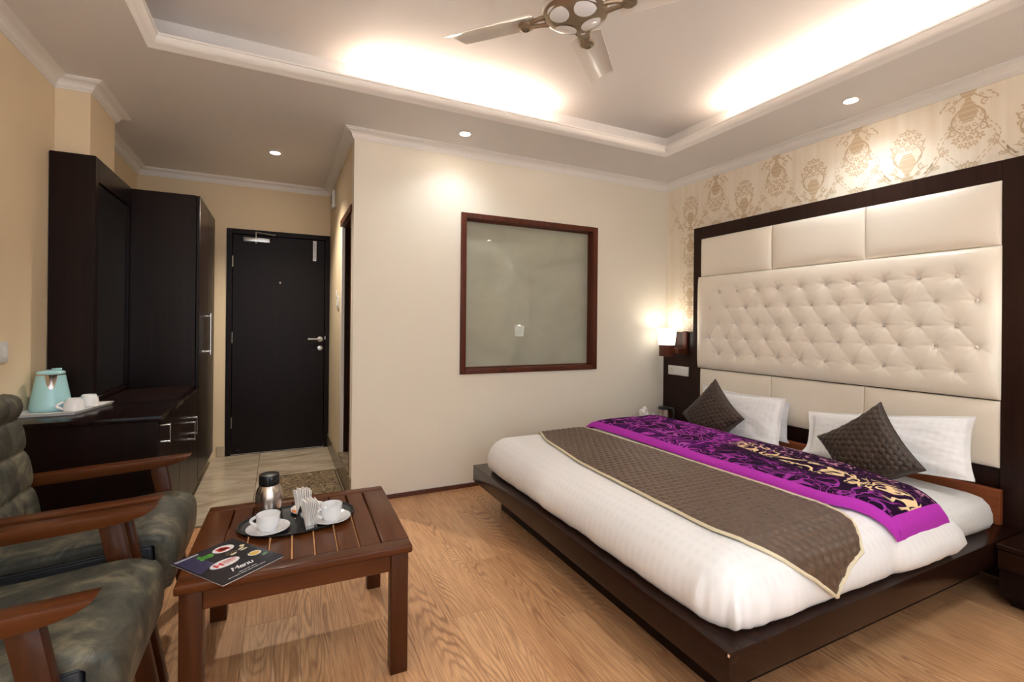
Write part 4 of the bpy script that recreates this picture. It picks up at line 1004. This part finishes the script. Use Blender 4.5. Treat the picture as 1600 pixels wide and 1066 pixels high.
# ------------------------------------------------------------------ armchairs
def make_chair(label, loc):
    c = thing('armchair', label, 'armchair', (0, 0, 0), group='armchairs beside the coffee table')
    W2 = 0.280
    for s in (-1, 1):
        yc = s * W2; y0, y1 = yc - 0.030, yc + 0.030
        b = NB(); prof = [(-0.30, 0.605), (0.0, 0.624), (0.355, 0.640), (0.345, 0.632), (0.325, 0.619), (0.295, 0.609), (0.255, 0.601), (0.20, 0.596), (-0.30, 0.567)]
        prism(b, prof, 'y', y0, y1, 0.0022, 2)
        build('armrest', b, M_teak, c, local=True)
        b = NB(); pf = [(0.205, 0.594), (0.262, 0.596), (0.335, 0.02), (0.345, 0.0), (0.300, 0.0), (0.290, 0.02)]
        pf = [(0.208, 0.600), (0.264, 0.602), (0.372, 0.0), (0.325, 0.0)]
        prism(b, pf, 'y', yc - 0.018, yc + 0.018, 0.003, 2); build('leg', b, M_teakz, c, local=True)
        b = NB(); prism(b, [(-0.215, 0.574), (-0.160, 0.577), (-0.285, 0.0), (-0.325, 0.0)], 'y', yc - 0.018, yc + 0.018, 0.003, 2); build('leg', b, M_teakz, c, local=True)
        b = NB(); prism(b, [(-0.22, 0.225), (0.31, 0.275), (0.31, 0.315), (-0.22, 0.265)], 'y', yc - 0.014, yc + 0.014, 0.002, 1); build('side_rail', b, M_teak, c, local=True)
    b = NB(); box(b, 0.27, 0.30, -0.25, 0.25, 0.235, 0.285, 0.003, 1); build('front_rail', b, M_teaky, c, local=True)
    # seat: slanting cushion on a dark base
    Ms = T(0, 0, 0.058) @ RY(radians(-4.5))
    b = NB(); box(b, -0.25, 0.345, -0.240, 0.240, 0.275, 0.376, 0.010, 3, Ms); build('seat_base', b, M_vinyl, c, local=True)
    prof = [(-0.250, 0.377), (-0.252, 0.395), (-0.235, 0.418), (-0.10, 0.428), (0.10, 0.430), (0.26, 0.430), (0.335, 0.426), (0.385, 0.405), (0.408, 0.370), (0.412, 0.325), (0.402, 0.255), (0.385, 0.215), (0.360, 0.225), (0.353, 0.290), (0.353, 0.350), (0.345, 0.378), (0.26, 0.380), (0.0, 0.378)]
    n_ = len(prof); fine = []
    for k in range(n_):                         # closed Catmull-Rom through the outline
        p0, p1, p2, p3 = (prof[(k + q_) % n_] for q_ in (-1, 0, 1, 2))
        for t in (0, .25, .5, .75):
            fine.append(tuple(0.5 * ((2 * p1[i]) + (-p0[i] + p2[i]) * t + (2 * p0[i] - 5 * p1[i] + 4 * p2[i] - p3[i]) * t * t + (-p0[i] + 3 * p1[i] - 3 * p2[i] + p3[i]) * t ** 3) for i in (0, 1)))
    nf = len(fine); nrm2 = []
    for k in range(nf):
        a, c_ = fine[k - 1], fine[(k + 1) % nf]; dx, dz = c_[0] - a[0], c_[1] - a[1]; L = hypot(dx, dz); nrm2.append((-dz / L, dx / L))
    r_ = 0.022; ys = [(-0.243 + r_ * (1 - cos(t)), r_ * (1 - sin(t))) for t in [pi / 2 * k / 6 for k in range(7)]]
    ys += [(-0.243 + r_ + (0.486 - 2 * r_) * k / 30, 0.0) for k in range(1, 30)] + [(-a, i_) for a, i_ in reversed(ys)]
    b = NB(); rings = []
    for y, ins in ys:
        ring = []
        for k in range(nf):
            px_, pz_ = fine[k]; nx_, nz2 = nrm2[k]; i_ = ins
            if px_ < 0.372 and pz_ < 0.388: i_ = 0.0
            # outline runs clockwise: the stored normal points outwards, so pull back along it
            bump_ = 0.004 * nz(px_ * 8, y * 8, pz_ * 8) - 0.010 * (abs(y) / 0.243) ** 4 * (1 if pz_ > 0.40 else 0)
            ring.append(b.verts.new(Ms @ Vector((px_ + nx_ * (-i_), y, pz_ + nz2 * (-i_) + (bump_ if pz_ > .385 else 0)))))
        rings.append(ring)
    for A, B2 in zip(rings, rings[1:]):
        for k in range(nf): b.faces.new((A[k], A[(k + 1) % nf], B2[(k + 1) % nf], B2[k]))
    b.faces.new(rings[0]); b.faces.new(rings[-1][::-1])
    seatp = build('seat_cushion', b, M_leather, c, local=True, smooth=80)
    for sg in (-1, 1): build('piping', tube(NB(), [Ms @ Vector((-0.24, sg * 0.242, 0.378)), Ms @ Vector((0.345, sg * 0.242, 0.378))], 0.004, 8), M_vinyl, seatp, local=True)
    # backrest, tufted in 4 x 4 pads, leaning back
    Lb = 0.515; Mb = T(-0.163, 0, 0.436) @ RY(radians(-9))
    def back(u, v, s):
        y = 0.243 * (2 * v - 1); z = Lb * u; sh = 1.0
        ra = [0, 0.285, 0.565, 0.80, 1.0]
        cu = 1
        for k in range(4):
            if ra[k] <= u <= ra[k + 1]: t = (u - ra[k]) / (ra[k + 1] - ra[k]); cu = (max(0, 1 - abs(2 * t - 1) ** 3)) ** 0.6
        t = (v * 4) % 1.0; cv = (max(0, 1 - abs(2 * t - 1) ** 3)) ** 0.6 if v < 1 else 0
        e = max(0, 1 - abs(2 * u - 1) ** 22) ** 0.5 * max(0, 1 - abs(2 * v - 1) ** 16) ** 0.5
        d_ = 0.030 + 0.022 * cu * (0.45 + 0.55 * cv) + (0.012 * sst(0.80, 0.9, u))
        if s < 0: d_ = 0.030 + 0.02 * sst(0.6, 0.95, u)
        return Vector((s * d_ * e, y, z))
    b = sheet(NB(), 90, 80, lambda u, v: back(u, v, 1), lambda u, v: back(u, v, -1), Mb)
    build('backrest', b, M_leather, c, local=True, smooth=80)
    b = NB(); box(b, -0.045, -0.028, -0.20, 0.20, 0.02, 0.44, 0.003, 1, T(-0.171, 0, 0.436) @ RY(radians(-9))); build('back_frame', b, M_teaky, c, local=True)
    c.location = loc; return c
ch1 = make_chair('olive grey armchair with wooden arms, the farther one by the dresser', (-0.70, 2.247, 0))
ch2 = copy_tree(ch1); ch2.location = (-0.70, 1.596, 0); ch2['label'] = 'olive grey armchair with wooden arms, nearest the camera at the lower left'

# ------------------------------------------------------------------ coffee table
TA = radians(-1.6)
tx, ty, TZ = 0.088, 2.005, 0.450
tbt = thing('coffee_table', 'square brown slatted wooden coffee table in front of the armchairs', 'coffee table', (tx, ty, 0), rz=TA)
hw, hd_ = 0.351, 0.335
MT = T(tx, ty, 0) @ RZ(TA)
def tpart(nm, b, m_): return build(nm, b, m_, tbt, local=True)
tpart('side_rail', box(NB(), -hw, -hw + 0.095, -hd_ + 0.062, hd_ - 0.062, TZ - 0.028, TZ, 0.004, 2), M_teaky); tpart('side_rail', box(NB(), hw - 0.095, hw, -hd_ + 0.062, hd_ - 0.062, TZ - 0.028, TZ, 0.004, 2), M_teaky)
for s in (-1, 1):
    b = NB(); y0, y1 = (-hd_, -hd_ + 0.061) if s < 0 else (hd_ - 0.061, hd_); box(b, -hw, hw, y0, y1, TZ - 0.028, TZ, 0.007, 3); tpart('end_rail', b, M_teak)
ns = 7; iw = (2 * hw - 0.19); gp = 0.006; swd = (iw - gp * (ns + 1)) / ns
for k in range(ns):
    x0 = -hw + 0.095 + gp + k * (swd + gp)
    tpart('slat', box(NB(), x0, x0 + swd, -hd_ + 0.062, hd_ - 0.062, TZ - 0.022, TZ - 0.001, 0.002, 1), M_teaky)
for sx in (-1, 1):
    for sy in (-1, 1):
        cx_, cy_ = sx * (hw - 0.042), sy * (hd_ - 0.042)
        tpart('leg', box(NB(), cx_ - 0.030, cx_ + 0.030, cy_ - 0.030, cy_ + 0.030, 0, TZ - 0.028, 0.004, 2), M_teakz)
ap = 0.062
for s in (-1, 1):
    tpart('apron', box(NB(), -hw + 0.072, hw - 0.072, s * (hd_ - 0.030) - 0.010, s * (hd_ - 0.030) + 0.010, TZ - 0.028 - ap, TZ - 0.028, 0.002, 1), M_teak)
    tpart('apron', box(NB(), s * (hw - 0.030) - 0.010, s * (hw - 0.030) + 0.010, -hd_ + 0.072, hd_ - 0.072, TZ - 0.028 - ap, TZ - 0.028, 0.002, 1), M_teaky)
# oval black tray
trx, tr_y, ra_, rb_ = 0.075, 2.055, 0.212, 0.150
tb = lathe(NB(), [(0, 0), (0.93, 0.0), (0.955, 0.002), (0.99, 0.0085), (1.0, 0.009), (1.0, 0.0115), (0.982, 0.0115), (0.948, 0.005), (0.92, 0.004), (0, 0.004)], 72, T(trx, tr_y, TZ + 0.0006) @ RZ(radians(8)) @ Matrix.Diagonal((ra_, rb_, 1, 1)))
setp(build('oval_tray', tb, M_blackm), 'black oval serving tray on the coffee table', 'tray')
ZT = TZ + 0.0052
def saucer(label, x, y, r=0.070, nm='saucer', cat='saucer', group=None):
    b = lathe(NB(), [(0, 0), (0.45, 0), (0.47, 0.002), (0.70, 0.0055), (1.0, 0.0125), (1.0, 0.0145), (0.70, 0.0085), (0.5, 0.0045), (0.42, 0.0045), (0, 0.0045)], 56, T(x, y, ZT) @ Matrix.Diagonal((r, r, 1, 1)))
    return setp(build(nm, b, M_china), label, cat)
saucer('white saucer under the left cup on the black tray', -0.030, 1.985, 0.074)
saucer('white saucer under the right cup on the black tray', 0.190, 1.990, 0.072)
saucer('white plate with snack packets at the back of the black tray', 0.118, 2.125, 0.070, 'plate', 'plate')
ZC_ = ZT + 0.005
make_cup('white coffee cup on the left saucer on the black tray', (-0.030, 1.985, ZC_), radians(160))
make_cup('white coffee cup on the right saucer on the black tray', (0.190, 1.993, ZC_), radians(200))
# snack packets
for k, (x_, y_, a) in enumerate(((0.075, 2.110, 0.4), (0.140, 2.088, -0.3))):
    b = NB(); Mk = T(x_, y_, ZT + 0.0135) @ RZ(a)
    def pk(u, v, s): return Vector(((u - .5) * 0.042, (v - .5) * 0.034, s * 0.006 * ((1 - (2 * u - 1) ** 4) * (1 - (2 * v - 1) ** 4)) ** .5))
    sheet(b, 12, 10, lambda u, v: pk(u, v, 1), lambda u, v: pk(u, v, -1), Mk)
    o = setp(build('snack_packet', b, plain('orange_foil', (232, 140, 62), 0.4)), ['small orange snack packet left of the napkins on the back plate', 'small orange snack packet right of the napkins on the back plate'][k], 'packet')
    b = NB(); box(b, -0.020, 0.020, -0.004, 0.004, 0.0066, 0.0070, 0, 1, Mk); build('label_band', b, M_paper, o, smooth=0)
# thermos flask
fx, fy = -0.030, 2.150
fk = thing('thermos_flask', 'small steel thermos flask with black lid on the black tray', 'flask', (fx, fy, ZT))
MK = T(fx, fy, ZT)
build('body', lathe(NB(), [(0, 0), (0.044, 0), (0.047, 0.004), (0.049, 0.03), (0.050, 0.06), (0.049, 0.085), (0.044, 0.105), (0.037, 0.118), (0.035, 0.122), (0, 0.122)], 48, MK), M_steel, fk)
build('base_ring', lathe(NB(), [(0.0445, 0.0), (0.0478, 0.0), (0.0490, 0.006), (0.0480, 0.007)], 48, MK, closed=True), M_black, fk)
lid = build('lid', lathe(NB(), [(0.0, 0.122), (0.0365, 0.122), (0.038, 0.126), (0.0375, 0.158), (0.035, 0.163), (0.020, 0.166), (0, 0.1665)], 48, MK), M_black, fk)
b = NB(); sa = radians(-70); box(b, 0.036, 0.046, -0.012, 0.012, 0.138, 0.146, 0.002, 1, MK @ RZ(sa)); box(b, 0.036, 0.042, -0.014, -0.010, 0.126, 0.156, 0.002, 1, MK @ RZ(sa)); box(b, 0.036, 0.042, 0.010, 0.014, 0.126, 0.156, 0.002, 1, MK @ RZ(sa)); build('release_lever', b, M_black, lid)
hb = NB(); tube(hb, [(0.036 + 0.030 * sin(pi * t), 0, 0.155 - 0.115 * t) for t in [k / 10 for k in range(11)]], 0.007, 8, MK @ RZ(sa + pi)); build('handle', hb, M_black, fk)
# napkin holder with napkins
nx, ny = 0.098, 1.985; NA = radians(-70)
MN = T(nx, ny, ZT + 0.0004) @ RZ(NA)
nh = thing('napkin_holder', 'triangular steel napkin holder in the middle of the black tray', 'napkin holder', (nx, ny, ZT))
b = NB()
box(b, -0.055, 0.055, -0.020, 0.020, 0, 0.002, 0, 1, MN)
for s in (-1, 1): prism(b, [(-0.055, 0.0), (0.055, 0.0), (0.0, 0.078)], 'y', s * 0.020 - 0.0008, s * 0.020 + 0.0008, 0, 1, MN)
for a in (-1, 1): tube(b, [Vector((a * 0.055, -0.020, 0.012)), Vector((a * 0.055, 0.020, 0.012))], 0.0014, 6, MN)
build('frame', b, M_chrome, nh)
nk = 0
for side_, cx_, lean, n_, hgt in ((-1, -0.022, -5, 8, 0.132), (1, 0.022, 14, 8, 0.112)):
    for k in range(n_):
        y_ = -0.0125 + 0.025 * k / (n_ - 1)
        Mq = MN @ T(cx_, y_, 0.0035) @ RY(radians(lean + (k - 4) * 1.4)) @ RX(radians((3.5 - k) * 1.7))
        b = NB(); hh = hgt - 0.0022 * abs(k - 3) - 0.006 * (k % 2)
        def npf(u, v, s, k=k, hh=hh): return Vector(((v - .5) * 0.034, 0.0013 * sin(u * 3 + k) + s * 0.0012, hh * u))
        sheet(b, 8, 6, lambda u, v: npf(u, v, 1), lambda u, v: npf(u, v, -1), Mq)
        setp(build('paper_napkin', b, M_paper, smooth=60), 'folded white paper napkin in the %s stack of the holder' % ('left' if side_ < 0 else 'right'), 'napkin', 'napkins in the left stack' if side_ < 0 else 'napkins in the right stack')
# menu
mn = thing('menu_booklet', 'dark menu booklet with white oval logo on the corner of the coffee table', 'menu', (-0.13, 1.79, TZ))
PA, PB, PD = Vector((-0.300, 1.850)), Vector((-0.142, 1.628)), Vector((0.022, 1.752))
ux = (PD - PB); Lx = ux.length; ux.normalize(); uy = Vector((-ux.y, ux.x)); Ly = (PA - PB).length
MM = Matrix(((ux.x, uy.x, 0, PB.x), (ux.y, uy.y, 0, PB.y), (0, 0, 1, TZ + 0.0006), (0, 0, 0, 1)))
b = NB(); box(b, 0.0015, Lx - 0.002, 0.0015, Ly - 0.001, 0, 0.0026, 0, 1, MM); build('pages', b, M_paper, mn, smooth=0)
M_cover = (lambda M: (M.color(M.ramp(M.noise(M.coord((1, 1, 1)), 9, 4), [(0.4, (34, 33, 40)), (0.7, (46, 44, 54))])), M.m)[-1])(Mt('dark_menu_cover', (38, 36, 44), 0.22))
b = NB(); box(b, 0, Lx, 0, Ly, 0.0027, 0.0034, 0, 1, MM); cov = build('cover', b, M_cover, mn, smooth=0)
zc0 = 0.0036
def flat(nm, polys, mat, z=zc0):
    b = NB()
    for p in polys:
        vs = [b.verts.new((q[0], q[1], z)) for q in p]; b.faces.new(vs)
    for f in b.faces:
        f.normal_update()
        if f.normal.z < 0: f.normal_flip()
    b.transform(MM); return build(nm, b, mat, cov, smooth=0)
I_ = lambda n, c: plain(n, c, 0.3)
mr, mg, mw, mo, my_, mb = I_('ink_red', (214, 60, 46)), I_('ink_green', (92, 168, 62)), I_('ink_white', (236, 232, 232)), I_('ink_orange', (230, 130, 90)), I_('ink_yellow', (222, 178, 70)), I_('ink_brown', (122, 88, 62))
mred = I_('ink_crimson', (206, 30, 52)); mdk = I_('ink_plum', (52, 48, 84))
# blue-violet glow printed at the spine side
flat('printed_tint', [[(0.006, 0.12), (0.07, 0.15), (0.06, Ly - 0.004), (0.006, Ly - 0.004)]], mdk, zc0 - 0.0001)
flat('oval_badge', [ell(0.085, 0.125, 0.046, 0.026, 0, 32)], mw)
ob = flat('logo_letter', [[(0.052, 0.114), (0.060, 0.114), (0.060, 0.138), (0.052, 0.138)], [(0.060, 0.123), (0.070, 0.123), (0.070, 0.129), (0.060, 0.129)], [(0.070, 0.114), (0.078, 0.114), (0.078, 0.138), (0.070, 0.138)]], mred, zc0 + 0.0001)
ln = []
for k, (y_, a, b_2) in enumerate(((0.134, 0.082, 0.116), (0.127, 0.082, 0.120), (0.119, 0.082, 0.114))):
    xx = a
    while xx < b_2: wq = 0.004 + 0.002 * ((k * 7 + int(xx * 1000)) % 3); ln.append([(xx, y_), (xx + wq, y_), (xx + wq, y_ + 0.0045), (xx, y_ + 0.0045)]); xx += wq + 0.0015
flat('logo_lettering', ln, mred, zc0 + 0.0001)
def arcs(cx, cy, rx, ry, n): return ell(cx, cy, rx, ry, 0, n)
flat('printed_bowl', [arcs(0.140, 0.222, 0.034, 0.026, 24)], mw); flat('printed_tomato', [ell(0.128 + 0.011 * (k % 3), 0.214 + 0.009 * (k // 3), 0.009, 0.007, k, 8) for k in range(8)], mr, zc0 + 0.0001)
flat('printed_basil', [ell(0.064 + 0.010 * (k % 4), 0.206 + 0.012 * (k // 4) + 0.004 * (k % 2), 0.010, 0.006, k * 1.3, 8) for k in range(9)], mg)
flat('printed_bowl', [arcs(0.172, 0.104, 0.021, 0.018, 20)], mw); flat('printed_sauce', [arcs(0.172, 0.104, 0.017, 0.013, 20)], my_, zc0 + 0.0001)
flat('printed_spices', [ell(0.118 + 0.008 * (k % 6) + 0.003 * (k // 6), 0.166 + 0.008 * (k // 6), 0.0035, 0.0025, k, 6) for k in range(16)], mb)
flat('printed_garlic', [ell(0.136, 0.160, 0.012, 0.006, 0.2), ell(0.172, 0.176, 0.014, 0.005, 0.3), ell(0.174, 0.163, 0.014, 0.005, 0.1), ell(0.186, 0.192, 0.009, 0.008)], I_('ink_cream', (222, 208, 170)))
flat('printed_basil', [ell(0.186, 0.072, 0.012, 0.007, 0.4), ell(0.160, 0.118, 0.005, 0.004)], I_('ink_dark_green', (60, 110, 70)))
flat('printed_bars', [[(0.006, Ly - 0.012), (0.078, Ly - 0.012), (0.078, Ly - 0.0095), (0.006, Ly - 0.0095)], [(0.006, Ly - 0.018), (0.078, Ly - 0.018), (0.078, Ly - 0.0155), (0.006, Ly - 0.0155)]], mw)
ln = []
for y_, a, b_2 in ((0.030, 0.070, 0.13), (0.018, 0.030, 0.15)):
    xx = a; kk = 0
    while xx < b_2: wq = 0.0015 + 0.001 * (kk % 3); ln.append([(xx, y_), (xx + wq, y_), (xx + wq, y_ + 0.0035), (xx, y_ + 0.0035)]); xx += wq + 0.0012 + (0.002 if kk % 5 == 4 else 0); kk += 1
flat('printed_small_text', ln, mw)
tc = bpy.data.curves.new('menu_word', 'FONT'); tc.body = 'Menu'; tc.size = 0.034; tc.shear = 0.35; tc.offset = 0.0006; tc.space_character = 0.92
to = bpy.data.objects.new('menu_word', tc); COL.objects.link(to)
dg = bpy.context.evaluated_depsgraph_get(); me = bpy.data.meshes.new_from_object(to.evaluated_get(dg)); bpy.data.objects.remove(to)
b = NB(); b.from_mesh(me); b.transform(T(0.062, 0.052, zc0)); b.transform(MM)
build('printed_word', b, mw, cov, smooth=0)

# ------------------------------------------------------------------ rug in the hall
b = NB(); box(b, -0.03, 0.425, 3.52, 4.20, 0.0004, 0.008, 0.003, 1)
rg = thing('door_mat', 'brown patterned mat on the marble tiles beside the bathroom step', 'mat', (0.2, 3.86, 0))
build('pile', b, M_rug, rg); b = NB()
for a in ((-0.034, 0.429, 3.514, 3.526), (-0.034, 0.429, 4.194, 4.206), (-0.034, -0.024, 3.526, 4.194), (0.419, 0.429, 3.526, 4.194)): box(b, *a, 0.0004, 0.0095, 0.002, 1)
build('binding', b, plain('dark_binding', (58, 46, 34), 0.9), rg)
